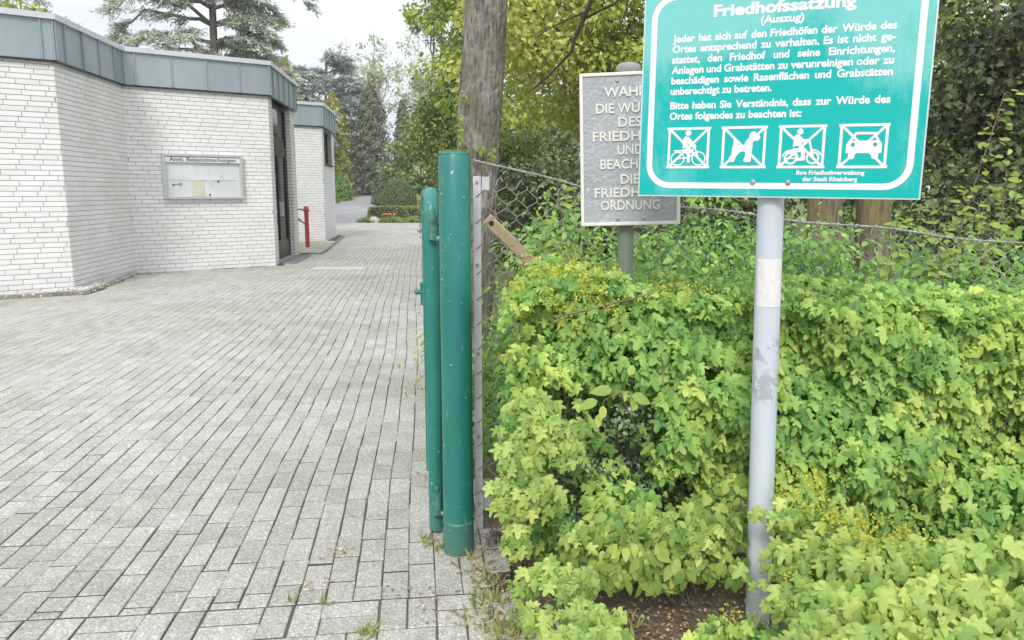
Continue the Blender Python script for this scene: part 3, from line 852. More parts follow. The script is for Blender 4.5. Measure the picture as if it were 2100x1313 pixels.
V, F = skin_tubes(tips, 4); link('wire_ends', mesh_np('wire_ends', V, F, smooth=True), M_WIREG, fe)
tw = []
wz = lambda x: float(np.interp(x, [-.155, .26, .68, 1.3, 2.15, 3.3], [1.578, 1.468, 1.385, 1.318, 1.228, 1.15]))
for ph in (0, math.pi):
    tw.append(([(x, f_y(x) + .0035 * math.cos(x * 150 + ph) - .006, wz(x) + .0035 * math.sin(x * 150 + ph) + .006 * math.sin(x * 9)) for x in np.arange(-.155, FX1, .009)], .0022))
V, F = skin_tubes(tw, 4); link('top_wire', mesh_np('top_wire', V, F, smooth=True), M_WIREG, fe)
bb = []
for x in np.arange(.08, FX1, .17):
    c = np.array([x, f_y(x) - .006, wz(x) + .006 * math.sin(x * 9)])
    for k in range(3):
        d = np.array([rgf.uniform(-1, 1), rgf.uniform(-1, 1), rgf.uniform(-1, 1)]); d = d / np.linalg.norm(d) * .014; bb.append(([c - d, c + d], .0017))
V, F = skin_tubes(bb, 4); link('wire_knots', mesh_np('wire_knots', V, F), M_WIREG, fe)
m = MB(); sx_, sy_ = -.142, 3.20
m.frame_box((sx_, sy_, 0), (1, .1, 0), (0, 0, 1), (.1, -1, 0), (-.016, .016), (0.0, 1.508), (0, .006), 0, .0015)
m.frame_box((sx_, sy_, 0), (1, .1, 0), (0, 0, 1), (.1, -1, 0), (.020, .050), (1.452, 1.506), (0, .004), 0, .001)
strip = m.build('tension_bar', plain('white_weathered_steel', (.55, .56, .57), .55, .1, .15, 9), fe)
m = MB()
for z in (1.485, 1.15, .78, .42, .12):
    m = MB(); m.tube([(sx_, sy_ - .006, z), (sx_ - .0005, sy_ - .013, z)], [.007, .006], 8); m.build('bolt', M_STEELBOLT, strip)
m = MB(); loops = []
for k in range(14):
    z = 1.44 - k * .105; loops.append(([(sx_ - .024, sy_ + .004, z - .028), (sx_, sy_ - .0085, z - .012), (sx_ + .026, sy_ - .004, z + .012), (sx_ + .06, sy_ + .02, z + .035)], .0018))
V, F = skin_tubes(loops, 5); link('tie_wire', mesh_np('tie_wire', V, F, smooth=True), plain('rusty_wire', (.20, .18, .17), .6, .3, .3, 30), fe)
def _brace():
    m, t, b = newmat('rusty_brace'); r = ramp(t, noise(t, 22, 5, .65), [(.35, (.42, .30, .17)), (.55, (.50, .39, .25)), (.62, (.22, .11, .06)), (.72, (.60, .56, .48))])
    t.links.new(r.outputs[0], b.inputs['Base Color']); b.inputs['Roughness'].default_value = .8; return m
m = MB(); A_ = np.array([-.088, 3.32, 1.318]); B_ = np.array([.30, 3.36, .93]); d = unit(B_ - A_); nn = unit(np.cross(d, (0, 1, 0)))
m.frame_box(A_, d, nn, np.cross(d, nn), (-.025, .9), (-.024, .024), (-.02, .02), 0, .004); br = m.build('brace', _brace(), fe)
f_ = np.cross(d, nn); m = MB()
hs = -1 if f_[1] > 0 else 1
m.tube([A_ + f_ * hs * .018, A_ + f_ * hs * .026], [.011, .010], 12); m.build('bolt_head', M_DARK, br)

# ------------------------------------------------------------------ small cast sign on its own pole
sp = empty('cast_sign', (.449, 2.985, 0), 'small grey cast sign with raised white words, half hidden behind the teal sign', 'sign')
m = MB(); m.tube([(.447, 3.0, -.1), (.436, 3.0, 1.2), (.431, 3.0, 1.885)], .0305, 22)
def _oldpole():
    mm, t, b = newmat('weathered_green_pole'); f = noise(t, 6, 5, .6, stretch=(1, 1, .3))
    r = ramp(t, f, [(.35, (.13, .18, .14)), (.5, (.19, .24, .19)), (.62, (.20, .15, .12)), (.75, (.15, .12, .11))]); t.links.new(r.outputs[0], b.inputs['Base Color']); b.inputs['Roughness'].default_value = .7; return mm
M_OLDP = _oldpole()
m.build('pole', M_OLDP, sp)
m = MB(); m.tube([(.431, 3.0, z) for z in (1.872, 1.878, 1.9, 1.912, 1.918)], [.032, .045, .046, .038, .018], 22); m.build('pole_cap', plain('grey_cap', (.30, .30, .29), .7), sp)
SS = Plate((.2613, 2.962, 1.3175), (.9852, -.12, .028), (-.02, .02, 1))
w, h = .366, .556; ssb = lambda m, a, bb, c, bev=0: m.frame_box(SS.O, SS.u, SS.v, SS.n, a, bb, c, 0, bev)
def _cast():
    mm, t, b = newmat('hammered_grey_paint'); f = noise(t, 60, 4, .6)
    r = ramp(t, noise(t, 9, 5), [(.3, (.31, .345, .37)), (.7, (.40, .435, .46))]); wr = ramp(t, noise(t, 34, 5, .7), [(.60, (0, 0, 0)), (.66, (1, 1, 1))])
    t.links.new(mixc(t, wr.outputs[0], r.outputs[0], (.55, .52, .44)), b.inputs['Base Color']); b.inputs['Roughness'].default_value = .5
    bump(t, b, noise(t, 75, 3, .5), .6, .008); return mm
m = MB(); ssb(m, (.008, w - .008), (.008, h - .008), (-.010, 0)); pnl = m.build('panel', _cast(), sp)
m = MB()
def _castw():
    mm, t, b = newmat('chipped_white_paint'); wr = ramp(t, noise(t, 45, 5, .7), [(.64, (0, 0, 0)), (.69, (1, 1, 1))])
    t.links.new(mixc(t, wr.outputs[0], (.74, .725, .68), (.36, .31, .25)), b.inputs['Base Color']); b.inputs['Roughness'].default_value = .55; return mm
M_CASTW = _castw()
ssb(m, (0, .0125), (0, h), (-.012, .006), .002); ssb(m, (w - .0125, w), (0, h), (-.012, .006), .002); ssb(m, (.0125, w - .0125), (0, .0125), (-.0115, .0055), .002); ssb(m, (.0125, w - .0125), (h - .0125, h), (-.0115, .0055), .002)
m.build('border', M_CASTW, sp)
m = MB()
for txt, bl, wd in (('WAHRT', .470, .186), ('DIE WÜRDE', .4115, .246), ('DES', .3615, .083), ('FRIEDHOFS', .311, .272), ('UND', .2615, .092), ('BEACHTET', .2095, .218), ('DIE', .1545, .069), ('FRIEDHOFS', .1055, .262), ('ORDNUNG', .0585, .218)):
    SS.word(m, txt, .183, bl, .0335 / .682, .0042, .014, width=wd, depth=.0044, align='c')
m.build('lettering', M_CASTW, pnl)
for a, bb in ((.137, .527), (.137, .026), (.232, .026)):
    m = MB(); m.tube([SS.P(a, bb, 0), SS.P(a, bb, .004), SS.P(a, bb, .005)], [.0072, .0068, .004], 12); m.build('bolt', M_STEELBOLT, sp)
m = MB()
for z in (.03, .50):
    m = MB(); ssb(m, (.10, .27), (z - .012, z + .012), (-.020, -.0125)); m.build('clamp', M_STEELBOLT, sp)

# ------------------------------------------------------------------ big teal information sign
si = empty('information_sign', (.828, 2.428, 0), 'large teal sign on a pale round pole with white Friedhofssatzung text and four crossed-out pictograms', 'sign')
def _polemat():
    mm, t, b = newmat('pale_pole_paint')
    base = ramp(t, noise(t, 7, 5, .6, stretch=(1, 1, .12)), [(.3, (.49, .56, .61)), (.7, (.57, .64, .69))])
    geo = t.nodes.new('ShaderNodeNewGeometry'); sx = t.nodes.new('ShaderNodeSeparateXYZ'); t.links.new(geo.outputs['Position'], sx.inputs[0])
    def zone(c, hw):
        n = t.nodes.new('ShaderNodeMath'); n.operation = 'SUBTRACT'; t.links.new(sx.outputs['Z'], n.inputs[0]); n.inputs[1].default_value = c
        a = t.nodes.new('ShaderNodeMath'); a.operation = 'ABSOLUTE'; t.links.new(n.outputs[0], a.inputs[0])
        r = ramp(t, a.outputs[0], [(hw * .45, (1, 1, 1)), (hw, (0, 0, 0))]); return r.outputs[0]
    def patch(th, sc, c, hw, xoff=None):
        f = ramp(t, noise(t, sc, 5, .65), [(th, (0, 0, 0)), (th + .03, (1, 1, 1))])
        return mixc(t, 1, f.outputs[0], zone(c, hw), 'MULTIPLY')
    p1 = patch(.46, 26, .835, .07); p2 = patch(.56, 22, .955, .05); p3 = patch(.50, 14, .11, .10)
    c = mixc(t, mixc(t, .55, (0, 0, 0), p1), base.outputs[0], (.26, .28, .29))
    c = mixc(t, mixc(t, .6, (0, 0, 0), p2), c, (.25, .27, .28)); c = mixc(t, mixc(t, .6, (0, 0, 0), p3), c, (.33, .36, .37))
    t.links.new(c, b.inputs['Base Color']); b.inputs['Roughness'].default_value = .5; return mm
m = MB(); pz = lambda z: (.828 - .0197 * z, 2.432 + .006 * z, z)
m.tube([pz(z) for z in (-.2, .5, 1.0, 1.42, 2.06)], .0398, 40); pole = m.build('pole', _polemat(), si)
m = MB(); m.tube([pz(2.06), pz(2.075)], [.042, .03], 24); m.build('pole_cap', M_BLACK, si)
# white reflective band stuck round the pole
V, Fs = [], []; k = 22; a0, a1 = R(198), R(322)
c0, c1 = np.array(pz(1.093)), np.array(pz(1.242))
for i in range(k + 1):
    a = a0 + (a1 - a0) * i / k; d = np.array([math.cos(a), math.sin(a), 0]) * .0406
    V += [c0 + d, c1 + d]
m = MB(); m.add(V, [[2 * i, 2 * i + 2, 2 * i + 3, 2 * i + 1] for i in range(k)], 0, True); m.build('sticker', plain('white_sticker', (.71, .71, .705), .5, var=.08, scale=60), si)
IS = Plate((.4061, 2.55, 1.4339), (.9136, -.4064, -.0108), (.0098, -.0044, .9999))
def _teal():
    mm, t, b = newmat('teal_sign_film')
    tcn = t.nodes.new('ShaderNodeTexCoord').outputs['Object']
    sx = t.nodes.new('ShaderNodeSeparateXYZ'); t.links.new(tcn, sx.inputs[0])
    big = noise(t, 3.2, 4, .5, vec=tcn); fine = noise(t, 30, 5, .7, vec=tcn, stretch=(1.6, 1.6, .35)); dots = noise(t, 85, 3, .6, vec=tcn)
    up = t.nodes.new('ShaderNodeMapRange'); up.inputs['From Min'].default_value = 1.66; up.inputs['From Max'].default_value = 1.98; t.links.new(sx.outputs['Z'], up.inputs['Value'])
    def ma(op, a, bq):
        n = t.nodes.new('ShaderNodeMath'); n.operation = op
        for i, q in ((0, a), (1, bq)):
            if isinstance(q, (int, float)): n.inputs[i].default_value = q
            else: t.links.new(q, n.inputs[i])
        return n.outputs[0]
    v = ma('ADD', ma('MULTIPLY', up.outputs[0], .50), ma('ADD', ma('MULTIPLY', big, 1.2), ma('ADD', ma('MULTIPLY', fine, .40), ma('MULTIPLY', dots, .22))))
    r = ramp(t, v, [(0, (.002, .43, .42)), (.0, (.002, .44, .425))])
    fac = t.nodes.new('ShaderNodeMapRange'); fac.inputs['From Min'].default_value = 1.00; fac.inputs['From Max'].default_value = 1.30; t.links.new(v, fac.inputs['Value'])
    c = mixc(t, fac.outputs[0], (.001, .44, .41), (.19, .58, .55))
    t.links.new(c, b.inputs['Base Color']); b.inputs['Roughness'].default_value = .35; b.inputs['Specular IOR Level'].default_value = .35; return mm
w, h = .812, .635; isb = lambda m, a, bb, c, mi=0, bev=0: m.frame_box(IS.O, IS.u, IS.v, IS.n, a, bb, c, mi, bev)
m = MB(); isb(m, (0, w), (0, h), (-.004, -.0004)); m.build('plate', plain('plate_aluminium', (.62, .70, .70), .4, .3, .05), si)
m = MB(); isb(m, (.0042, w - .0042), (.0042, h - .0042), (-.0004, .0004)); face = m.build('face', _teal(), si)
# rounded white border line
m = MB(); ro, ri, bw = .074, .056, .018; O0, O1 = .025, .787; B0, B1 = .026, .609
pts_o, pts_i = [], []
for cx, cy, s0 in ((O1 - ro, B1 - ro, 0), (O0 + ro, B1 - ro, 90), (O0 + ro, B0 + ro, 180), (O1 - ro, B0 + ro, 270)):
    for k in range(9):
        t = R(s0 + 90 * k / 8); pts_o.append((cx + ro * math.cos(t), cy + ro * math.sin(t))); pts_i.append((cx + (ro - bw) * math.cos(t), cy + (ro - bw) * math.sin(t)))
n = len(pts_o)
for i in range(n):
    j = (i + 1) % n; IS.poly(m, [pts_o[i], pts_o[j], pts_i[j], pts_i[i]], .0008)
m.build('border', M_WHITE, face)
m = MB(); hL = .0009; sz = .0302; bd = .034
IS.word(m, 'Friedhofssatzung', .2124, .5350, .0460, hL, .038, width=.395)
IS.word(m, '(Auszug)', .350, .5055, .0300, hL, .030, width=.121)
for bl, words in ((.4670, 'Jeder hat sich auf den Friedhöfen der Würde des'), (.4365, 'Ortes entsprechend zu verhalten. Es ist nicht ge-'), (.4053, 'stattet, den Friedhof und seine Einrichtungen,'), (.3742, 'Anlagen und Grabstätten zu verunreinigen oder zu'), (.3430, 'beschädigen sowie Rasenflächen und Grabstätten'), (.2683, 'Bitte haben Sie Verständnis, dass zur Würde des')):
    IS.line(m, words.split(), .0930, .7145, bl, sz, hL, bd)
IS.word(m, 'unberechtigt zu betreten.', .0925, .3118, sz, hL, bd, width=.301)
IS.word(m, 'Ortes folgendes zu beachten ist:', .0925, .2364, sz, hL, bd, width=.389)
IS.word(m, 'Ihre Friedhofsverwaltung', .478, .0690, .0172, hL, .034, width=.185)
IS.word(m, 'der Stadt Rheinberg', .4965, .0503, .0172, hL, .034, width=.149)
m.build('lettering', M_WHITE, face)

def pict(a0, a1, draw):
    m = MB(); b0, b1 = .0873, .2122; k = [0]
    X = lambda p: (a0 + (a1 - a0) * p[0], b0 + (b1 - b0) * p[1])
    sc = a1 - a0
    def hh(): k[0] += 1; return .0008 + k[0] * .00006
    P = lambda pts: IS.poly(m, [X(p) for p in pts], hh())
    S = lambda p, q, w_: IS.stroke(m, X(p), X(q), w_ * sc, hh())
    C = lambda c, r: IS.disc(m, X(c), r * sc, hh())
    Rg_ = lambda c, r, w_, a=0, b=360: IS.ring(m, X(c), r * sc, w_ * sc, hh(), a, b)
    S((-.025, .03), (1.025, .03), .06); S((-.025, .97), (1.025, .97), .06); S((.03, .0), (.03, 1.0), .06); S((.97, 0), (.97, 1.0), .06)
    S((.04, .04), (.96, .96), .055); S((.04, .96), (.96, .04), .055)
    draw(P, S, C, Rg_)
    m.build('pictogram', M_WHITE, face)
def bike(P, S, C, Rg_):
    C((.486, .86), .07)
    P([(.37, .72), (.42, .78), (.50, .775), (.56, .70), (.70, .54), (.66, .48), (.60, .50), (.50, .60), (.50, .52), (.36, .485)])
    P([(.38, .47), (.64, .47), (.62, .42), (.55, .36), (.55, .14), (.48, .14), (.47, .34), (.38, .41)])
    Rg_((.25, .235), .155, .03); Rg_((.757, .24), .155, .03)
    S((.66, .50), (.757, .24), .035); S((.15, .43), (.40, .43), .035); S((.25, .235), (.47, .26), .03); S((.25, .235), (.42, .44), .03); S((.50, .26), (.70, .40), .03)
def dog(P, S, C, Rg_):
    P([(.245, .52), (.30, .56), (.48, .555), (.62, .60), (.70, .52), (.70, .42), (.55, .40), (.45, .40), (.38, .34), (.30, .30), (.25, .38)])
    P([(.27, .68), (.32, .685), (.35, .60), (.38, .55), (.26, .50)])
    P([(.24, .50), (.36, .46), (.39, .34), (.33, .27), (.31, .18), (.27, .14), (.25, .17), (.21, .14), (.17, .18), (.19, .27), (.24, .34)])
    P([(.54, .42), (.70, .46), (.69, .32), (.685, .18), (.64, .14), (.62, .16), (.575, .14), (.52, .16), (.515, .21), (.55, .30)])
    P([(.60, .55), (.52, .60), (.61, .72), (.63, .82), (.69, .875), (.755, .865), (.79, .81), (.85, .78), (.875, .72), (.83, .65), (.755, .65), (.70, .62), (.71, .52)])
def moped(P, S, C, Rg_):
    C((.455, .85), .07)
    P([(.33, .74), (.37, .79), (.44, .77), (.54, .67), (.68, .675), (.70, .62), (.54, .60), (.43, .52), (.31, .495)])
    P([(.31, .46), (.585, .47), (.59, .18), (.50, .18), (.50, .37), (.31, .39)])
    P([(.17, .39), (.40, .40), (.46, .24), (.58, .25), (.58, .18), (.42, .17), (.35, .32), (.17, .33)])
    Rg_((.275, .235), .125, .045); Rg_((.755, .24), .125, .045); Rg_((.275, .235), .18, .03, 60, 170); Rg_((.755, .24), .18, .03, 20, 110)
    S((.655, .66), (.77, .23), .045); S((.16, .23), (.38, .23), .03)
def car(P, S, C, Rg_):
    P([(.20, .62), (.84, .62), (.885, .55), (.885, .34), (.145, .34), (.15, .54)])
    S((.22, .60), (.345, .795), .055); S((.325, .785), (.735, .785), .055); S((.715, .795), (.81, .60), .055)
    P([(.205, .35), (.335, .35), (.335, .23), (.30, .205), (.235, .205), (.205, .24)]); P([(.69, .35), (.825, .35), (.825, .24), (.79, .205), (.725, .205), (.69, .23)])
pict(.0912, .2196, bike); pict(.2574, .3863, dog); pict(.4236, .5514, moped); pict(.5895, .7170, car)
m = MB()
for c in ((.29, .535), (.745, .535)): IS.disc(m, (.5895 + .1275 * c[0], .0873 + .1249 * c[1]), .0052, .0026)
m.build('headlamp_mark', plain('teal_paint', (.02, .30, .32), .4), face)
for a in (.3551, .4565):
    m = MB(); m.tube([IS.P(a, .0458, .0004), IS.P(a, .0458, .0035), IS.P(a, .0458, .0055)], [.0085, .0078, .0045], 14); m.build('bolt', M_STEELBOLT, si)
m = MB()
for bb in (.06, .55):
    m = MB(); isb(m, (.335, .475), (bb - .015, bb + .015), (-.014, -.0045)); m.build('clamp', M_STEELBOLT, si)

# ------------------------------------------------------------------ foliage materials
M_HEDGE = leafmat('young_maple_leaves', [(0, (.12, .23, .055)), (.3, (.23, .37, .08)), (.75, (.36, .485, .115)), (1, (.48, .56, .14))], .38, .42, (5.0, (.72, .86, .95)), gain=1.4)
M_HEDGEIN = leafmat('inner_shade_leaves', [(0, (.035, .075, .025)), (.6, (.07, .13, .035)), (1, (.12, .20, .05))], .3, .45, gain=2.0)
M_HANG = leafmat('hanging_maple_leaves', [(0, (.21, .32, .075)), (.5, (.36, .48, .125)), (1, (.50, .57, .17))], .4, .38, (7, (.8, .9, .9)), gain=1.28)
M_FLOWER = leafmat('maple_flowers', [(0, (.36, .42, .05)), (.6, (.50, .50, .07)), (1, (.56, .52, .10))], .3, .6, gain=1.15)
M_DOG = leafmat('dogwood_leaves', [(0, (.13, .25, .055)), (.4, (.24, .37, .08)), (.8, (.35, .46, .11)), (1, (.45, .52, .13))], .35, .42, gain=1.12)
M_PRIVET = leafmat('privet_leaves', [(0, (.05, .10, .05)), (.7, (.10, .17, .07)), (1, (.18, .26, .11))], .15, .3, spec=.6, gain=1.7)
M_SHRUB = leafmat('shrub_leaves', [(0, (.07, .14, .028)), (.5, (.14, .24, .045)), (.9, (.21, .32, .075)), (1, (.27, .36, .10))], .35, .45, (3, (.7, .8, .9)), gain=2.0)
M_SHRUB2 = leafmat('sapling_leaves', [(0, (.16, .24, .05)), (.6, (.27, .36, .07)), (1, (.36, .42, .08))], .38, .45, gain=1.3)
M_TWIG = barkmat('twigs', (.12, .085, .06), (.22, .17, .13), (.33, .27, .22), 30)
M_DARKTWIG = barkmat('dark_twigs', (.04, .032, .028), (.075, .06, .05), (.12, .10, .085), 30)

def foliage(name, mats_t, parts, parent):
    """parts: list of (template, P, N, T, S) -> one mesh"""
    V, F = merge([g for p in parts for g in leaf_mix(*p)])
    return link(name, mesh_np(name, V, F), mats_t, parent)

# ------------------------------------------------------------------ the clipped field maple hedge
rh = np.random.default_rng(42)
hedge = empty('hedge', (1.1, 2.9, 0), 'bright green clipped field maple hedge growing in front of the chain link fence', 'hedge')
zl = [0, .12, .30, .52, .68, .85, 1.0, 1.16]; xl = [.13, .06, .02, -.055, -.05, .0, .03, .10]
x_left = lambda z: np.interp(z, zl, xl)
z_top = lambda x: np.interp(x, [-.05, .10, .30, .5, .8, 1.1, 1.5, 2.2, 3.2], [1.00, 1.14, 1.135, 1.09, 1.075, 1.085, 1.055, 1.02, 1.0])
nzv = lambda x, z: .045 * np.sin(x * 9.1 + 2 * np.sin(z * 6.3)) + .04 * np.sin(z * 11.0 + x * 4.2) + .02 * np.sin(x * 23 + z * 17)
y_front = lambda x, z: 2.66 + nzv(x, z) + .10 * np.clip(z - .85, 0, 1) + .14 * (x < .25) * 0
holes = [(at(1235, 850, 2.62), .18, .15), (at(1295, 905, 2.62), .15, .19), (at(1170, 1000, 2.6), .09, .08), (at(1180, 1090, 2.6), .07, .10), (at(1390, 1030, 2.6), .10, .10), (at(1350, 1240, 2.55), .26, .16), (at(1230, 1180, 2.55), .12, .14), (at(1520, 1180, 2.55), .12, .12),
         (at(1310, 715, 2.65), .07, .03), (at(1440, 745, 2.65), .06, .035), (at(1600, 690, 2.65), .05, .05), (at(1150, 800, 2.62), .08, .05), (at(1830, 900, 2.6), .05, .03), (at(1980, 760, 2.6), .05, .03)]
def keep(P, soft=.25, k=1.0):
    ok = np.ones(len(P), bool)
    for c, rx, rz in holes:
        d = ((P[:, 0] - c[0]) / (rx * k)) ** 2 + ((P[:, 2] - c[2]) / (rz * k)) ** 2 + .35 * np.sin(P[:, 0] * 41 + P[:, 2] * 23)
        ok &= rh.random(len(P)) < np.clip((d - .25) / .9, .05, 1)
    return ok
def front_leaves(n, depth, size, hol=True, spray=True):
    # sprays: little groups of leaves hanging from one shoot
    x = rh.uniform(-.08, 3.1, n); z = rh.uniform(.10, 1.17, n)
    ok = (x > x_left(z)) & (z < z_top(x)); x, z = x[ok], z[ok]
    y = y_front(x, z) + rh.exponential(depth, len(x)) - .012
    edge = np.clip(1 - (x - x_left(z)) / .22, 0, 1)
    y = y + edge ** 2 * rh.random(len(x)) * .38
    tp = np.clip(1 - (z_top(x) - z) / .12, 0, 1)
    y = y + tp ** 2 * rh.random(len(x)) * .12
    P = np.stack([x, y, z], 1)
    if hol: P = P[keep(P)]
    n = len(P)
    e = np.clip(1 - (P[:, 0] - x_left(P[:, 2])) / .25, 0, 1)
    N = np.stack([-.8 * e + rh.normal(0, .42, n), -1 + rh.normal(0, .3, n), .62 + rh.normal(0, .35, n)], 1)
    T = np.stack([rh.normal(0, .5, n), -.35 + rh.normal(0, .3, n), -1 + rh.normal(0, .35, n)], 1)
    S = size * (.5 + .85 * rh.random(n) ** 1.3)
    return P, N, T, S
top_n = 5200
x = rh.uniform(-.03, 3.2, top_n); y = rh.uniform(2.66, 3.20, top_n); z = z_top(x) + rh.normal(0, .016, top_n) + .02 * np.sin(x * 13 + y * 8) - .30 * np.clip(2.74 - y, 0, 1)
TP = np.stack([x, y, z], 1); TN = np.stack([rh.normal(0, .5, top_n), -.45 + rh.normal(0, .4, top_n), 1 + rh.normal(0, .2, top_n)], 1); TT = np.stack([rh.normal(0, .7, top_n), -.8 + rh.normal(0, .5, top_n), -.35 + rh.normal(0, .4, top_n)], 1)
foliage('foliage', M_HEDGE, [(MAPLE, *front_leaves(15500, .042, .050)), (MAPLE, TP, TN, TT, .046 * rh.uniform(.5, 1.15, top_n))], hedge)
# inner leaves seen through the gaps, the hedge's inner shade put into their colour
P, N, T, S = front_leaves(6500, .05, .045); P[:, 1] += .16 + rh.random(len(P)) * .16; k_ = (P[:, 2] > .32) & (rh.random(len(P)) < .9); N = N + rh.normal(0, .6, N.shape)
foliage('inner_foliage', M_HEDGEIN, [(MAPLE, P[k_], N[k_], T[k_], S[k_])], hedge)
br_ = []
rb = np.random.default_rng(8)
for i in range(120):
    x0 = rb.uniform(.02, 3.0); y0 = rb.uniform(2.78, 3.12); h_ = rb.uniform(.6, 1.1); pts = [np.array([x0, y0, -.03])]; d = np.array([rb.normal(0, .25), rb.normal(-.08, .15), 1.0])
    for k in range(7):
        d = d + rb.normal(0, .22, 3); d[2] = abs(d[2]) * .6 + .4; d = d / np.linalg.norm(d); pts.append(pts[-1] + d * h_ / 7)
    r0 = rb.uniform(.003, .008); br_.append((np.array(pts), np.linspace(r0, .0015, 8)))
    for k in range(3):
        q = pts[rb.integers(2, 7)]; e = np.array([rb.normal(0, 1), rb.normal(-.6, .7), rb.normal(.3, .5)]); e /= np.linalg.norm(e); l = rb.uniform(.1, .26)
        br_.append((np.array([q, q + e * l * .5 + rb.normal(0, .015, 3), q + e * l]), np.array([.0025, .002, .001])))
br_ = [q for q in br_ if q[0][:, 0].min() > .0 and q[0][:, 1].min() > 2.62]
V, F = skin_tubes(br_, 5); link('branches', mesh_np('branches', V, F, smooth=True), M_DARKTWIG, hedge)
def flower_sprays(cs, n_each, spread, r=.004):
    P = []
    for c in cs:
        for _ in range(n_each):
            q = c + rh.normal(0, spread, 3)
            for _ in range(13): P.append(q + rh.normal(0, .011, 3))
    P = np.array(P); n = len(P)
    return (ROUND, P, rh.normal(0, 1, (n, 3)), rh.normal(0, 1, (n, 3)), rh.uniform(r * 1.4, r * 3.0, n))
cs = [at(px, py, 2.66 + rh.uniform(-.03, .25)) for px, py in [(1110, 570), (1140, 545), (1180, 560), (1080, 610), (1060, 640), (1130, 620), (1200, 610), (1250, 620), (1230, 560), (1160, 650), (1080, 690), (1060, 730), (1270, 700), (1320, 745), (1290, 740), (1160, 760), (1210, 730), (1100, 650), (1270, 650), (1060, 590), (1340, 600), (1420, 590), (1090, 560)]]
foliage('flowers', M_FLOWER, [flower_sprays(cs, 9, .028)], hedge)
# one long bare shoot lying across the leaves
V, F = skin_tubes([([at(1140, 650, 2.56), at(1200, 637, 2.55), at(1300, 612, 2.56), at(1340, 600, 2.6)], [.003, .003, .0025, .002]), ([at(1355, 725, 2.58), at(1362, 800, 2.58)], [.0022, .002])], 6)
link('bare_shoot', mesh_np('bare_shoot', V, F, smooth=True), M_TWIG, hedge)

# ---- drooping leaf clumps: ellipsoids of hanging sprays on arching shoots
def clump_leaves(rg_, c, r, n, size, out=(0, -1, .35), tmpl=MAPLE, droop=1.0, flat=.5):
    c = np.asarray(c, float); d = rg_.normal(0, 1, (n, 3)); d /= np.linalg.norm(d, axis=1, keepdims=True)
    d[:, 1] = -np.abs(d[:, 1]) * .9 + .15 * rg_.random(n)
    P = c + d * np.array(r) * (rg_.random((n, 1)) ** .4)
    N = d * flat + np.array(out) + rg_.normal(0, .35, (n, 3))
    T = np.stack([d[:, 0] * .5 + rg_.normal(0, .45, n), -.35 + rg_.normal(0, .35, n), -droop + rg_.normal(0, .35, n)], 1)
    return (tmpl, P, N, T, size * (.5 + .8 * rg_.random(n)))
def shoots(rg_, base, tips, r0=.004):
    out = []
    for tp_ in tips:
        b_ = np.asarray(base) + rg_.normal(0, .02, 3); t_ = np.asarray(tp_); m1 = b_ * .6 + t_ * .4 + np.array([0, 0, .10]); m2 = b_ * .25 + t_ * .75 + np.array([0, 0, .05])
        out.append((np.array([b_, m1, m2, t_]), np.array([r0, r0 * .8, r0 * .5, r0 * .3])))
    return out
def shrub(name, label, cat, base, clumps, mats, rg_, group=None, tmpl=MAPLE, twig=None, flowers=None, droop=1.0, flat=.5, pname='foliage'):
    o = empty(name, tuple(base), label, cat, group)
    foliage(pname, mats, [clump_leaves(rg_, c, r, int(n * 2.2), s * .76, tmpl=tmpl, droop=droop, flat=flat) for c, r, n, s in clumps], o)
    V, F = skin_tubes(shoots(rg_, base, [c for c, *_ in clumps]), 5); link('stem', mesh_np('stem', V, F, smooth=True), twig or M_TWIG, o)
    if flowers: foliage('flowers', M_FLOWER, [flower_sprays(*flowers)], o)
    return o
r1 = np.random.default_rng(11)
A3 = lambda px, py, Y: at(px, py, Y)
shrub('maple_sapling', 'hanging maple leaves at the left end of the hedge beside the green post', 'shrub', (.05, 2.75, 0),
      [(A3(1110, 870, 2.52), (.10, .08, .09), 75, .062), (A3(1070, 940, 2.50), (.08, .07, .08), 50, .06), (A3(1160, 920, 2.50), (.07, .07, .07), 36, .06), (A3(1040, 1010, 2.5), (.06, .06, .08), 40, .056), (A3(1100, 1010, 2.47), (.08, .06, .08), 50, .062), (A3(1180, 880, 2.54), (.05, .05, .05), 18, .055), (A3(1060, 1100, 2.5), (.05, .05, .08), 34, .054), (A3(1085, 820, 2.55), (.07, .06, .05), 34, .055)], M_HANG, r1)
shrub('maple_seedling', 'low spray of young maple leaves at the paving edge below the hedge end', 'shrub', (.18, 2.45, 0),
      [(A3(1110, 1170, 2.38), (.07, .06, .06), 40, .054), (A3(1180, 1190, 2.32), (.08, .06, .06), 46, .056), (A3(1100, 1260, 2.22), (.06, .05, .05), 26, .056), (A3(1210, 1260, 2.2), (.09, .06, .055), 44, .056), (A3(1160, 1310, 2.12), (.09, .06, .05), 40, .058), (A3(1250, 1300, 2.1), (.06, .05, .05), 22, .055), (A3(1070, 1200, 2.4), (.04, .04, .06), 20, .05), (A3(1330, 1060, 2.40), (.10, .05, .05), 16, .05), (A3(1440, 1110, 2.40), (.10, .05, .06), 22, .05), (A3(1210, 1090, 2.41), (.07, .05, .06), 14, .05)], M_HANG, r1)
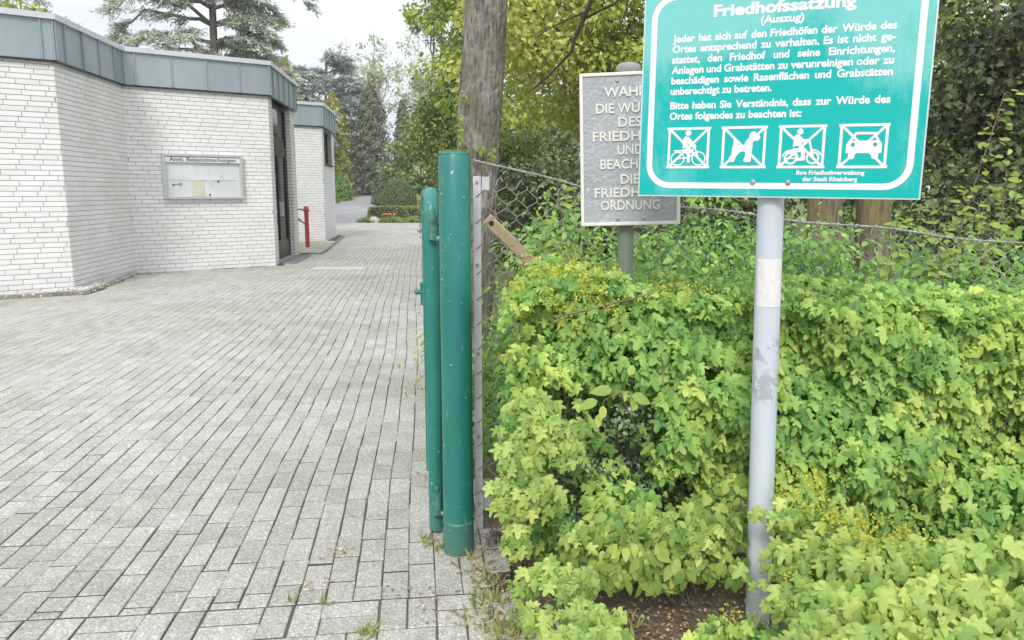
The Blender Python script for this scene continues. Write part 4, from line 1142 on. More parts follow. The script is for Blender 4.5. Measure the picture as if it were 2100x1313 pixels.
shrub('dogwood_shrub', 'low dogwood with rounded yellow green leaves between hedge gap and bare soil', 'shrub', (.62, 2.6, 0),
      [(A3(1180, 1120, 2.45), (.07, .05, .07), 26, .058), (A3(1250, 1080, 2.42), (.10, .06, .07), 44, .060), (A3(1310, 1060, 2.42), (.08, .06, .07), 40, .058), (A3(1280, 1140, 2.40), (.10, .06, .06), 36, .062), (A3(1370, 1090, 2.42), (.09, .06, .06), 40, .058), (A3(1440, 1060, 2.44), (.09, .06, .07), 44, .054), (A3(1490, 1100, 2.44), (.07, .05, .08), 34, .052), (A3(1360, 1180, 2.42), (.09, .05, .05), 24, .064), (A3(1400, 1160, 2.4), (.07, .05, .04), 18, .062), (A3(1230, 1150, 2.42), (.05, .04, .03), 10, .06), (A3(1500, 1000, 2.5), (.06, .05, .06), 26, .05), (A3(1260, 1175, 2.40), (.08, .05, .05), 18, .056), (A3(1450, 1150, 2.42), (.08, .05, .06), 26, .054), (A3(1510, 1165, 2.42), (.06, .05, .06), 22, .05), (A3(1340, 1130, 2.40), (.09, .05, .05), 20, .058)], M_DOG, r1, tmpl=OVAL, droop=.7)
o = empty('dogwood_shoot', (.40, 2.62, .6), 'single shoot with five large bright oval leaves before the dark hedge gap', 'shoot')
LP = [(1295, 812, .075, (.9, -.1, -.1)), (1255, 800, .072, (-.95, -.2, .05)), (1225, 822, .066, (-.9, -.1, -.35)), (1238, 833, .05, (-.3, -.2, -.9)), (1228, 850, .046, (-.15, -.1, -1)), (1290, 770, .05, (.3, 0, .8))]
P = np.array([A3(px, py, 2.46) for px, py, *_ in LP]); foliage('leaves', M_DOG, [(OVAL, P, np.array([[r1.normal(0, .2), -.7, .6] for _ in LP]), np.array([q[3] for q in LP]), np.array([q[2] for q in LP]))], o)
V, F = skin_tubes([([(.48, 2.75, .55), A3(1290, 850, 2.55), A3(1272, 805, 2.46)], [.003, .0025, .002]), ([A3(1272, 805, 2.46), A3(1240, 820, 2.46), A3(1230, 845, 2.46)], [.0018, .0015, .001])], 5); link('stem', mesh_np('stem', V, F), M_TWIG, o)
# small dark privet inside the gap
pv = empty('privet_bush', (.45, 2.85, 0), 'small leaved dark privet growing in the shaded gap of the hedge', 'shrub')
cl = [(A3(px, py, 2.74 + r1.uniform(-.05, .12)), (.10, .07, .10), 150, .020) for px, py in [(1180, 960), (1250, 980), (1320, 960), (1230, 900), (1300, 1020), (1150, 1010), (1190, 1060), (1360, 990), (1290, 870), (1160, 880), (1240, 1050), (1210, 1130), (1130, 1100)]]
foliage('foliage', M_PRIVET, [clump_leaves(r1, c, r, n, s, tmpl=OVAL, droop=.1, flat=1.0) for c, r, n, s in cl], pv)
V, F = skin_tubes(shoots(r1, (.45, 2.86, 0), [c for c, *_ in cl for _ in range(2)], .004), 5); link('stem', mesh_np('stem', V, F, smooth=True), M_DARKTWIG, pv)
# the nearest branch, lower right
shrub('maple_branch', 'large drooping maple leaves with yellow blossom nearest the camera, right of the sign pole', 'shrub', (1.35, 2.35, 0),
      [(A3(px, py, Y), (.12, .09, .075), n, s) for px, py, Y, n, s in [(1640, 1140, 2.22, 34, .072), (1720, 1120, 2.2, 40, .074), (1800, 1150, 2.12, 46, .078), (1900, 1140, 2.1, 46, .076), (2000, 1130, 2.1, 46, .076), (2090, 1140, 2.1, 40, .076), (1650, 1220, 2.12, 40, .075), (1740, 1230, 2.02, 48, .08), (1850, 1230, 1.98, 50, .082), (1960, 1220, 1.98, 50, .082), (2070, 1220, 1.98, 46, .082), (1680, 1300, 1.98, 40, .08), (1790, 1310, 1.9, 44, .084), (1910, 1305, 1.88, 46, .084), (2030, 1300, 1.88, 44, .084), (1620, 1050, 2.3, 24, .055), (1700, 1050, 2.32, 28, .058), (2120, 1300, 1.9, 30, .08), (1590, 1165, 2.26, 9, .06), (2190, 1150, 2.1, 40, .076), (2180, 1230, 1.98, 44, .08), (2290, 1180, 2.05, 40, .078), (2270, 1270, 1.94, 40, .08), (2390, 1210, 2.05, 36, .078)]],
      M_HANG, np.random.default_rng(19), flowers=([A3(*q) for q in [(1650, 1030, 2.28), (1690, 1050, 2.25), (1760, 1090, 2.14), (1800, 1085, 2.12), (1840, 1110, 2.1), (1720, 1080, 2.2), (1660, 980, 2.35), (1830, 1260, 1.95), (1640, 1200, 2.1), (1870, 1120, 2.08), (1620, 1010, 2.33)]], 8, .024), droop=1.1)
shrub('maple_seedling', 'yellow green maple leaves covering the foot of the sign pole', 'shrub', (.75, 2.3, 0),
      [(A3(1470, 1290, 2.22), (.07, .05, .05), 34, .05), (A3(1530, 1290, 2.24), (.05, .05, .045), 18, .05), (A3(1440, 1320, 2.12), (.07, .05, .04), 26, .052), (A3(1590, 1305, 2.2), (.05, .05, .04), 20, .052)], M_HEDGE, r1, flowers=([A3(1505, 1255, 2.22), A3(1555, 1285, 2.2)], 5, .015))

# ---- litter, grass and small weeds along the paving edge
M_LITTER = leafmat('dry_litter', [(0, (.20, .12, .06)), (.4, (.36, .24, .12)), (.8, (.50, .38, .24)), (1, (.60, .52, .40))], .1, .8)
rl = np.random.default_rng(31); P = []
for px, py, n, sg in [(1000, 1180, 70, .05), (1010, 1210, 60, .05), (1030, 1250, 70, .06), (1045, 1300, 60, .06), (960, 1150, 40, .05), (930, 1265, 25, .06), (1000, 1130, 40, .05), (690, 1135, 22, .025), (660, 1200, 10, .03), (870, 1240, 18, .04), (800, 1220, 10, .04), (860, 990, 14, .05), (858, 780, 30, .12), (1330, 1290, 260, .14), (1400, 1260, 220, .14), (1270, 1310, 160, .1), (1450, 1230, 100, .12)]:
    r_ = ray(px, py); g = r_ * (-CAM_Z / r_[2]); P.append(np.stack([g[0] + rl.normal(0, sg, n), g[1] + rl.normal(0, sg, n), np.full(n, .006) + rl.random(n) * .012 - (.02 if px > 1100 else 0)], 1))
P = np.concatenate(P); n = len(P)
V, F = leaf_geo(LEAF, P, rl.normal(0, .35, (n, 3)) + (0, 0, 1), rl.normal(0, 1, (n, 3)), rl.uniform(.008, .024, n))
tag(link('leaf_litter', mesh_np('leaf_litter', V, F), M_LITTER), 'dry brown leaf litter scattered along the paving edge and on the bare soil', 'litter', kind='stuff')
V_ = []
M_GRASS = leafmat('grass_blades', [(0, (.20, .26, .08)), (.5, (.32, .37, .12)), (1, (.50, .44, .22))], .3, .6)
P = []
for px, py, n, sg in [(1005, 1235, 90, .035), (1030, 1285, 120, .05), (1000, 1200, 40, .03), (905, 1125, 30, .03), (950, 1140, 30, .035), (755, 1302, 34, .012), (1060, 1310, 80, .05), (1275, 1290, 40, .04), (875, 1110, 20, .02), (855, 800, 40, .10), (660, 1240, 10, .015), (610, 1230, 8, .02)]:
    r_ = ray(px, py); g = r_ * (-CAM_Z / r_[2]); P.append(np.stack([g[0] + rl.normal(0, sg, n), g[1] + rl.normal(0, sg, n), np.full(n, -.01)], 1))
P = np.concatenate(P); n = len(P)
T = np.stack([rl.normal(0, .6, n), rl.normal(0, .6, n), np.ones(n)], 1)
V, F = leaf_geo(NEEDLE, P, rl.normal(0, 1, (n, 3)) + (0, -.8, 0), T, rl.uniform(.03, .075, n))
tag(link('grass', mesh_np('grass', V, F), M_GRASS), 'thin grass and weeds in the joints along the paving edge', 'grass', kind='stuff')
V, F = skin_tubes([([(rl.normal(-.06, .03), rl.normal(3.12, .03), 0), (rl.normal(-.07, .04), rl.normal(3.05, .04), rl.uniform(.02, .07)), (rl.normal(-.08, .06), rl.normal(2.96, .06), rl.uniform(.0, .16))], [.0025, .002, .001]) for _ in range(34)], 4)
tag(link('dead_twigs', mesh_np('dead_twigs', V, F), plain('dead_grey_twigs', (.30, .26, .25), .9, var=.3, scale=30)), 'tangle of dead grey twigs at the foot of the green post', 'twigs', kind='stuff')

# ------------------------------------------------------------------ shrubs behind the fence
r2 = np.random.default_rng(77)
def wild(name, label, cx, cy, W_, D, H, n, size, mat, tmpl, group, seed, twig=M_DARKTWIG, zb=0.0, mound=True):
    rg_ = np.random.default_rng(seed); o = empty(name, (cx, cy, zb), label, 'shrub', group)
    ncl = max(6, int(n / 55)); c = []
    while len(c) < ncl:
        q = rg_.uniform(-1, 1, 2); t = rg_.random()
        hz = 1 - .55 * (q ** 2).sum() if mound else 1
        if hz < .12: continue
        c.append((cx + q[0] * W_ / 2, cy + q[1] * D / 2, zb + H * hz * (t ** .6)))
    c = np.array(c); k = rg_.integers(0, ncl, n); sc = .5 * (W_ * D * H / ncl) ** (1 / 3)
    d = rg_.normal(0, 1, (n, 3)); P = c[k] + d * np.array([sc, sc, sc * .7]); P[:, 2] = np.maximum(P[:, 2], zb + .02)
    dn = d / np.linalg.norm(d, axis=1, keepdims=True)
    N = dn * .6 + np.array([0, -.45, .7]) + rg_.normal(0, .4, (n, 3)); T = np.stack([dn[:, 0] + rg_.normal(0, .6, n), -.3 + rg_.normal(0, .5, n), -.45 + rg_.normal(0, .5, n)], 1)
    foliage('foliage', mat, [(tmpl, P, N, T, size * rg_.uniform(.55, 1.3, n))], o)
    tips = c[rg_.integers(0, ncl, min(ncl, 26))]
    V, F = skin_tubes(shoots(rg_, (cx, cy, zb), tips, .008), 5); link('stem', mesh_np('stem', V, F, smooth=True), twig, o)
    return o
gb = 'shrubs behind the fence'
wild('wild_shrub', 'green shrub directly behind the fence at the rusty brace', .30, 3.85, .9, .7, 1.32, 4935, .043, M_SHRUB, OVAL, gb, 1)
wild('wild_shrub', 'green shrub behind the pole of the grey cast sign', .95, 4.0, 1.1, .8, 1.36, 6909, .043, M_SHRUB, OVAL, gb, 2)
wild('wild_shrub', 'dense green shrub behind the fence left of the pale sign pole', 1.65, 4.1, 1.2, .8, 1.32, 7568, .043, M_SHRUB, OVAL, gb, 3)
wild('wild_shrub', 'green shrub behind the fence in front of the two mossy trunks', 2.35, 4.0, 1.3, .7, 1.16, 6251, .043, M_SHRUB, OVAL, gb, 4)
wild('wild_shrub', 'leafy shrub behind the fence right of the mossy trunks', 3.05, 4.2, 1.3, .9, 1.22, 5001, .043, M_SHRUB, OVAL, gb, 5)
wild('bramble_bush', 'brambly undergrowth in front of the dark yew at the right', 4.0, 5.6, 1.9, 1.2, 1.55, 3600, .055, M_SHRUB, OVAL, gb, 6)
wild('bramble_bush', 'low undergrowth behind the mossy trunks', 2.9, 6.4, 2.0, 1.0, 1.25, 3000, .055, M_SHRUB, OVAL, gb, 7)
wild('wild_shrub', 'tall green shrub behind the twisted wire, left of the cast sign', .35, 5.6, 1.1, .9, 1.48, 4475, .043, M_SHRUB, OVAL, gb, 8)
wild('wild_shrub', 'shaded shrub at the foot of the large near tree trunk', -.02, 4.5, .40, .6, .95, 900, .045, M_SHRUB, OVAL, gb, 9)
wild('wild_shrub', 'yellow green bush beyond the green gate leaf at the paving edge', -.42, 6.4, .20, 2.2, .60, 900, .04, M_SHRUB2, OVAL, gb, 10)
wild('wild_shrub', 'bright green shrub behind both signs under the maple', 1.5, 6.2, 1.8, 1.0, 1.5, 6054, .043, M_SHRUB, OVAL, gb, 12)

def sapling(label, px, Y, z0, z1, n, seed, mat=M_SHRUB2, size=.055, lean=0.0, tmpl=ROUND, name='sapling'):
    rg_ = np.random.default_rng(seed); b0 = at(px, 500, Y); o = empty(name, (b0[0], Y, 0), label, 'sapling', 'saplings along the fence')
    ks = np.linspace(0, 1, 9); pts = np.stack([b0[0] + lean * ks + .05 * np.sin(ks * 5 + seed), Y + .03 * np.sin(ks * 7), z0 + (z1 - z0) * ks], 1); paths = [(pts, np.linspace(.009, .002, 9))]
    P, N, T = [], [], []
    for i in range(n):
        t = .35 + .65 * (i + rg_.random()) / n; c = np.array([np.interp(t, ks, pts[:, j]) for j in range(3)]); a = rg_.uniform(0, 6.28); l = rg_.uniform(.04, .20) * (1.25 - t); q = c + np.array([math.cos(a) * l, math.sin(a) * l, .35 * l])
        paths.append((np.array([c, (c + q) / 2 + (0, 0, .01), q]), np.array([.003, .002, .0012])))
        for _ in range(3): P.append(q + rg_.normal(0, .02, 3)); N.append((rg_.normal(0, .4), -.4, .9)); T.append((math.cos(a) + rg_.normal(0, .5), math.sin(a) + rg_.normal(0, .5), -.3))
    foliage('leaves', mat, [(tmpl, np.array(P), np.array(N), np.array(T), size * rg_.uniform(.6, 1.2, len(P)))], o)
    V, F = skin_tubes(paths, 5); link('stem', mesh_np('stem', V, F, smooth=True), M_TWIG, o)
sapling('pale stemmed sapling with round leaves right of the mossy trunks', 1840, 3.55, .2, 1.34, 16, 1, size=.06, lean=.02)
sapling('thin sapling climbing against the dark yew beside the sign edge', 1945, 4.6, .5, 2.0, 26, 2, size=.05, lean=.22)
sapling('young sapling left of the right picture edge with bunched leaves', 2040, 4.5, .5, 1.62, 22, 3, size=.055, lean=-.02)
sapling('slim sapling with drooping leaves under the sign corner', 1985, 4.2, .4, 1.40, 20, 4, size=.055, lean=.02)
sapling('leaning sapling behind the fence close under the teal sign', 1905, 3.9, .3, 1.30, 18, 5, size=.06, lean=.05)
sapling('leafy shoot poking over the twisted wire near the cast sign', 1150, 4.0, .7, 1.5, 16, 6, size=.055, lean=.03)

# ------------------------------------------------------------------ trees
def limb_path(p0, p1, rg_, n=6, sag=0.0, wob=.06):
    p0, p1 = np.asarray(p0, float), np.asarray(p1, float); L_ = np.linalg.norm(p1 - p0); t = np.linspace(0, 1, n)[:, None]
    pts = p0 + (p1 - p0) * t; w = rg_.normal(0, wob * L_, (n, 3)) * np.sin(np.pi * t); pts = pts + w; pts[:, 2] += (sag * L_ * np.sin(np.pi * t))[:, 0]
    return pts
def tree(name, label, x, y, H, trunk_r, crown, ncl, nlf, size, mat, bark, seed, group=None, cl_r=.5, tmpl=LEAF, lean=(0, 0), limbs=14, up=.35, tw=2, first=.25, shell=.55, cat='tree', squash=.7, part='crown'):
    """crown: list of ellipsoids (cx,cy,cz,rx,ry,rz) relative to the base"""
    rg_ = np.random.default_rng(seed); zb = float(zt(x, y)); o = empty(name, (x, y, zb), label, cat, group); B = np.array([x, y, zb])
    crown = np.array(crown, float); vol = crown[:, 3] * crown[:, 4] * crown[:, 5]; pick = rg_.choice(len(crown), ncl, p=vol / vol.sum())
    d = rg_.normal(0, 1, (ncl, 3)); d /= np.linalg.norm(d, axis=1, keepdims=True); rad = shell + (1 - shell) * rg_.random((ncl, 1)); rad[rg_.random(ncl) < .25] *= rg_.random()
    C = B + crown[pick, :3] + d * rad * crown[pick, 3:]
    cr_ = cl_r * rg_.uniform(.6, 1.35, ncl); k = rg_.integers(0, ncl, nlf)
    e = rg_.normal(0, 1, (nlf, 3)); e /= np.linalg.norm(e, axis=1, keepdims=True)
    P = C[k] + e * (cr_[k] * rg_.random(nlf) ** .45)[:, None] * np.array([1, 1, squash])
    N = e * .7 + np.array([0, -.1, up]) + rg_.normal(0, .5, (nlf, 3)); T = e * .5 + rg_.normal(0, .7, (nlf, 3)) + np.array([0, 0, -.25])
    foliage(part, mat, [(tmpl, P, N, T, size * rg_.uniform(.55, 1.35, nlf))], o)
    top = B + np.array([lean[0], lean[1], H]); tp_ = limb_path(B, top, rg_, 9, 0, .012); paths = [(tp_, np.linspace(trunk_r, trunk_r * .18, 9))]
    for j in rg_.choice(ncl, min(limbs, ncl), replace=False):
        zf = np.clip((C[j, 2] - zb) / H * rg_.uniform(.45, .85), first, .95); s = np.array([np.interp(zf, np.linspace(0, 1, 9), tp_[:, q]) for q in range(3)])
        pl = limb_path(s, C[j], rg_, 6, .05, .05); r0 = trunk_r * (1 - zf) * .5 + .012; paths.append((pl, np.linspace(r0, r0 * .2, 6)))
        for _ in range(tw):
            q = pl[rg_.integers(2, 6)]; paths.append((limb_path(q, q + rg_.normal(0, 1, 3) * cl_r * .9, rg_, 4), np.linspace(r0 * .35, r0 * .08, 4)))
    V, F = skin_tubes(paths, 7); link('trunk', mesh_np('trunk', V, F, smooth=True), bark, o)
    return o
M_BARK = barkmat('grey_bark', (.11, .095, .08), (.20, .175, .15), (.30, .27, .235), 14)
M_DBARK = barkmat('dark_bark', (.06, .05, .045), (.11, .095, .08), (.17, .15, .13), 12)
M_MAPLEY = leafmat('yellow_maple_leaves', [(0, (.19, .21, .055)), (.4, (.27, .28, .075)), (.75, (.34, .33, .09)), (1, (.42, .37, .11))], .4, .6, (.5, (.86, 1.0, .9)), gain=2.1)
M_MAPLEG = leafmat('fresh_green_leaves', [(0, (.13, .19, .035)), (.5, (.24, .31, .055)), (1, (.36, .41, .08))], .4, .6, (.6, (.8, .92, .9)), gain=1.6)
M_YEW = leafmat('yew_green', [(0, (.055, .085, .028)), (.5, (.105, .145, .04)), (1, (.18, .21, .055))], .2, .7, (.9, (.75, .85, .8)), gain=2.2)
M_YEWD = leafmat('dark_evergreen', [(0, (.028, .036, .020)), (.6, (.052, .064, .030)), (1, (.095, .11, .045))], .15, .6, gain=2.6)
M_CEDAR = leafmat('cedar_needles', [(0, (.16, .18, .145)), (.5, (.25, .27, .22)), (1, (.36, .38, .31))], .15, .8, gain=2.3)
M_BLUE = leafmat('blue_cedar', [(0, (.17, .21, .20)), (.5, (.27, .31, .29)), (1, (.38, .41, .38))], .15, .8, gain=1.5)
M_SPRUCE = leafmat('grey_green_cypress', [(0, (.10, .12, .065)), (.5, (.17, .19, .105)), (1, (.26, .27, .16))], .12, .8, gain=0.95)
M_GOLD = leafmat('golden_thuja', [(0, (.16, .19, .045)), (.5, (.28, .29, .055)), (1, (.42, .40, .08))], .2, .7, gain=1.4)
M_PALE = leafmat('pale_spring_leaves', [(0, (.34, .38, .22)), (.5, (.46, .50, .30)), (1, (.58, .62, .38))], .4, .7)
M_PBARK = barkmat('pale_bark', (.30, .28, .25), (.42, .40, .36), (.52, .50, .46), 10)

# the big trunk just behind the fence
tk = empty('near_tree', tuple([-.36, 5.2, 0]), 'thick grey ridged tree trunk leaning right, just behind the green gate post', 'tree')
ctr = np.array([at(943, 860, 5.2), at(957, 700, 5.2), at(970, 500, 5.2), at(982, 300, 5.2), at(991, 150, 5.2), at(998, 0, 5.2), at(1003, -160, 5.2), at(1000, -600, 5.2)]); ctr[0, 2] = -.1
rad = np.array([.180, .150, .136, .132, .131, .128, .129, .11]); ns, nr = 96, 200
tz = np.linspace(0, len(ctr) - 1, nr); cx = np.stack([np.interp(tz, range(len(ctr)), ctr[:, j]) for j in range(3)], 1); rr_ = np.interp(tz, range(len(ctr)), rad)
a = np.linspace(0, 2 * np.pi, ns, endpoint=False)[None]; zz = cx[:, 2:3]
rgt = np.random.default_rng(2)
fur = .0065 * np.abs(np.sin(a * 13 + 1.2 * np.sin(zz * 5.1) + .8 * np.sin(zz * 13 + a * 3))) + .004 * np.sin(a * 31 + zz * 9 + 2 * np.sin(zz * 11 + a * 2)) + .006 * np.sin(a * 3 + zz * 2.2) + .0035 * rgt.normal(0, 1, (nr, ns))
for za, aa, h_, wz_, wa in ((1.75, 4.2, .03, .05, .35), (2.05, 3.9, .022, .04, .3), (2.45, 4.5, .014, .06, .3), (1.55, 4.4, .02, .03, .5), (1.88, 5.1, .012, .03, .25)):
    fur = fur + h_ * np.exp(-((zz - za) / wz_) ** 2 - (((a - aa + np.pi) % (2 * np.pi) - np.pi) / wa) ** 2)
Rr = rr_[:, None] + fur
V = np.stack([cx[:, 0:1] + Rr * np.cos(a), cx[:, 1:2] + Rr * np.sin(a), np.repeat(zz, ns, 1)], -1).reshape(-1, 3)
i, j = np.meshgrid(np.arange(nr - 1), np.arange(ns), indexing='ij'); F = np.stack([i * ns + j, i * ns + (j + 1) % ns, (i + 1) * ns + (j + 1) % ns, (i + 1) * ns + j], -1).reshape(-1, 4)
link('trunk', mesh_np('trunk', V, F, smooth=True), barkmat('ridged_bark', (.075, .066, .057), (.22, .20, .17), (.36, .33, .29), 38, (.13, .13, .07)), tk)
cl = [(at(px, py, 5.05), (.05, .04, .06), 12, .045) for px, py in [(955, 470), (948, 510), (950, 440), (1000, 395), (946, 550)]] + [(at(px, py, 5.0), (.12, .08, .10), 30, .055) for px, py in [(930, 20), (900, 60), (1000, 10)]]
cl = [(at(px, py, 5.03), (.035, .03, .05), 8, .03) for px, py in [(950, 280), (945, 265), (948, 240), (985, 310), (1010, 320), (952, 200)]]
foliage('sprouts', M_MAPLEG, [clump_leaves(r2, c, r, n, s, droop=.3, flat=.9) for c, r, n, s in cl], tk)
rg_ = np.random.default_rng(12); cc = []
for _ in range(60): cc.append((np.array([rg_.uniform(-2.6, 2.4), rg_.uniform(4.2, 7.5), rg_.uniform(4.4, 6.6)]), (.5, .5, .3), 60, .08))
foliage('crown', M_MAPLEG, [clump_leaves(rg_, c, r, n, s, droop=.5, flat=.9) for c, r, n, s in cc], tk)
V, F = skin_tubes([(limb_path(ctr[-1] - (0, 0, rg_.uniform(0, 1.2)), c, rg_, 6, .05), np.linspace(.05, .008, 6)) for c, *_ in cc[:24]], 7); link('limbs', mesh_np('limbs', V, F, smooth=True), M_BARK, tk)

# two mossy trunks behind the fence
def mossy(px, w, label, seed):
    p = at(px, 500, 5.6); rg_ = np.random.default_rng(seed); o = empty('mossy_tree', (p[0], 5.6, 0), label, 'tree', 'mossy trunks behind the fence')
    m = MB(); pts = [(p[0] + .02 * math.sin(z * 2 + seed), 5.6, z) for z in np.linspace(-.1, 4.6, 16)]; m.tube(pts, list(np.linspace(w * 1.1, w * .7, 16) * rg_.uniform(.96, 1.05, 16)), 28)
    m.v = [(x + .006 * math.sin(37 * x + 9 * z + 5 * math.sin(21 * y)) + rg_.normal(0, .003), y + rg_.normal(0, .003), z) for x, y, z in m.v]
    m.build('trunk', barkmat('mossy_bark', (.05, .042, .035), (.17, .14, .10), (.30, .26, .18), 34, (.24, .20, .05)), o)
    cc = [(np.array([p[0] + rg_.normal(0, .9), 5.6 + rg_.normal(0, .8), rg_.uniform(3.6, 5.6)]), (.5, .5, .3), 70, .08) for _ in range(26)]
    foliage('crown', M_MAPLEG, [clump_leaves(rg_, c, r, n, s, droop=.5, flat=.9) for c, r, n, s in cc], o)
    V, F = skin_tubes([(limb_path((p[0], 5.6, rg_.uniform(2.6, 4.4)), c, rg_, 5, .05), np.linspace(.04, .008, 5)) for c, *_ in cc], 6); link('limbs', mesh_np('limbs', V, F, smooth=True), M_BARK, o)
mossy(1690, .118, 'yellow mossy trunk under the teal sign, the left of a pair', 1); mossy(1792, .110, 'mossy trunk under the teal sign, right of a pair', 2)

# bush and tree masses behind, right half
tree('dark_yew', 'very dark evergreen filling the right edge behind the saplings', 5.0, 8.2, 5.2, .09, [(0, 0, 2.4, 1.75, 1.2, 2.5), (1.6, .3, 2.6, 1.4, 1.2, 2.4), (.2, -.2, 1.0, 1.7, 1.1, 1.0)], 190, 42000, .075, M_YEWD, M_DBARK, 5, cl_r=.42, limbs=30)
tree('green_maple', 'light green maple above the dark yew at the top right corner', 8.5, 13.5, 8.5, .2, [(0, 0, 6.2, 2.6, 2.0, 2.6), (-1.6, 0, 5.2, 1.6, 1.5, 1.4)], 70, 7000, .13, M_MAPLEG, M_BARK, 6, cl_r=.6)
tree('yellow_maple', 'spreading maple with yellow blossom between the near trunk and the signs', 2.6, 14.0, 8.5, .13, [(0, 0, 4.9, 2.9, 2.2, 2.9), (-1.9, -.4, 4.4, 1.7, 1.6, 2.2), (.2, -.5, 3.0, 2.6, 1.5, 1.2), (2.6, 0, 4.6, 2.0, 1.6, 2.6)], 270, 64000, .10, M_MAPLEY, M_DBARK, 7, cl_r=.55, limbs=26, tw=3)
tree('yellow_maple', 'maple with yellow blossom hidden behind the teal sign', 6.6, 17.0, 9, .2, [(0, 0, 5.2, 3.0, 2.2, 3.4)], 80, 8000, .15, M_MAPLEY, M_DBARK, 8, cl_r=.7)
tree('dark_yew', 'dark yew thicket below the yellow maple, left of the cast sign', 1.0, 11.0, 2.6, .12, [(0, 0, 1.15, 1.5, 1.0, 1.15), (-1.0, .5, 1.1, .9, .9, 1.1), (1.8, .2, 1.2, 1.5, .9, 1.2)], 90, 10000, .10, M_YEWD, M_DBARK, 9, cl_r=.36)
tree('yew_tree', 'tall dull green yew between the near trunk and the drive', -1.60, 19.5, 4.9, .1, [(.30, 0, 1.7, .85, 1.0, 1.7), (.12, 0, 1.0, .75, .7, 1.0), (.2, .2, 3.1, .85, .9, 1.7), (-.15, .1, 2.7, .80, .8, 1.1), (1.4, 0, 1.8, 1.1, 1.0, 1.8)], 210, 36000, .085, M_YEW, M_DBARK, 10, cl_r=.42, squash=1.1)
tree('green_maple', 'fresh green maple left of the near trunk above the yew', -.75, 17.0, 8.5, .07, [(-.45, 0, 5.3, .95, 1.0, 1.8), (-.2, 0, 4.0, .95, .9, 1.3), (-.5, 0, 6.8, .9, 1.0, 1.2), (1.0, .5, 5.4, 1.2, 1.2, 2.4)], 105, 10500, .125, M_MAPLEG, M_BARK, 12, cl_r=.42)
tree('pine_tree', 'dark pine showing behind the fresh green maple against the sky', -2.6, 27.0, 9.5, .07, [(0, 0, 7.2, 1.6, 1.2, 1.2), (.8, 0, 5.9, 1.5, 1.1, .8), (.6, 0, 8.6, 1.5, 1.0, .8), (2.0, 0, 7.5, 1.8, 1.2, 2.0)], 34, 5200, .22, M_YEWD, M_DBARK, 13, cl_r=.45, tmpl=NEEDLE)
# thin dark branch hanging in front of the maple
hb = empty('hanging_branch', (1.35, 8.0, 4.2), 'thin dark bare branch hanging down before the yellow maple', 'branch')
paths = [(np.array([at(px, py, 7.5) for px, py in [(1290, -260), (1240, -120), (1212, 0), (1195, 45), (1178, 80), (1172, 105), (1150, 130), (1120, 160), (1085, 190)]]), np.linspace(.03, .006, 9)),
         (np.array([at(px, py, 7.5) for px, py in [(1195, 40), (1230, 22), (1260, 8), (1300, -30)]]), np.linspace(.014, .008, 4)), (np.array([at(px, py, 7.6) for px, py in [(1200, 25), (1160, 42), (1120, 62), (1098, 80)]]), np.linspace(.009, .003, 4)),
         (np.array([at(px, py, 7.4) for px, py in [(1290, -40), (1285, 20), (1275, 45), (1278, 65)]]), np.linspace(.011, .003, 4)), (np.array([at(px, py, 7.5) for px, py in [(1150, 130), (1160, 150), (1178, 160)]]), np.linspace(.007, .003, 3)), (np.array([at(px, py, 7.5) for px, py in [(1172, 100), (1188, 125), (1192, 150)]]), np.linspace(.006, .002, 3))]
V, F = skin_tubes(paths, 7); link('twigs', mesh_np('twigs', V, F, smooth=True), M_DARKTWIG, hb)

# far trees round the road, and the cedars behind the building
def conifer(name, label, x, y, H, W_, n, size, mat, seed, group=None, col=.25, tmpl=LEAF, bark=M_DBARK, part='foliage', pw=.9):
    """dense cone or column clothed to the ground with drooping sprays"""
    rg_ = np.random.default_rng(seed); zb = float(zt(x, y)); o = empty(name, (x, y, zb), label, 'tree', group)
    t = rg_.random(n) ** 1.15; prof = (1 - t) ** pw * (1 - col) + col * (1 - t ** 6); a = rg_.uniform(0, 6.28, n)
    lump = 1 + .24 * np.sin(a * 5 + t * 31) + .2 * np.sin(a * 9 - t * 57 + 1) + .08 * np.sin(t * 90)
    r = W_ / 2 * prof * lump * (rg_.random(n) ** .3); P = np.stack([x + r * np.cos(a), y + r * np.sin(a), zb + H * t + .05], 1)
    N = np.stack([np.cos(a), np.sin(a), np.full(n, .7)], 1) + rg_.normal(0, .4, (n, 3)); T = np.stack([np.cos(a), np.sin(a), np.full(n, -.7)], 1) + rg_.normal(0, .4, (n, 3))
    foliage(part, mat, [(tmpl, P, N, T, size * rg_.uniform(.6, 1.3, n))], o)
    m = MB(); m.tube([(x, y, zb - .1), (x, y, zb + H * .5), (x, y, zb + H * .95)], [W_ * .05 + .03, W_ * .03 + .02, .01], 8); m.build('trunk', bark, o)
    return o
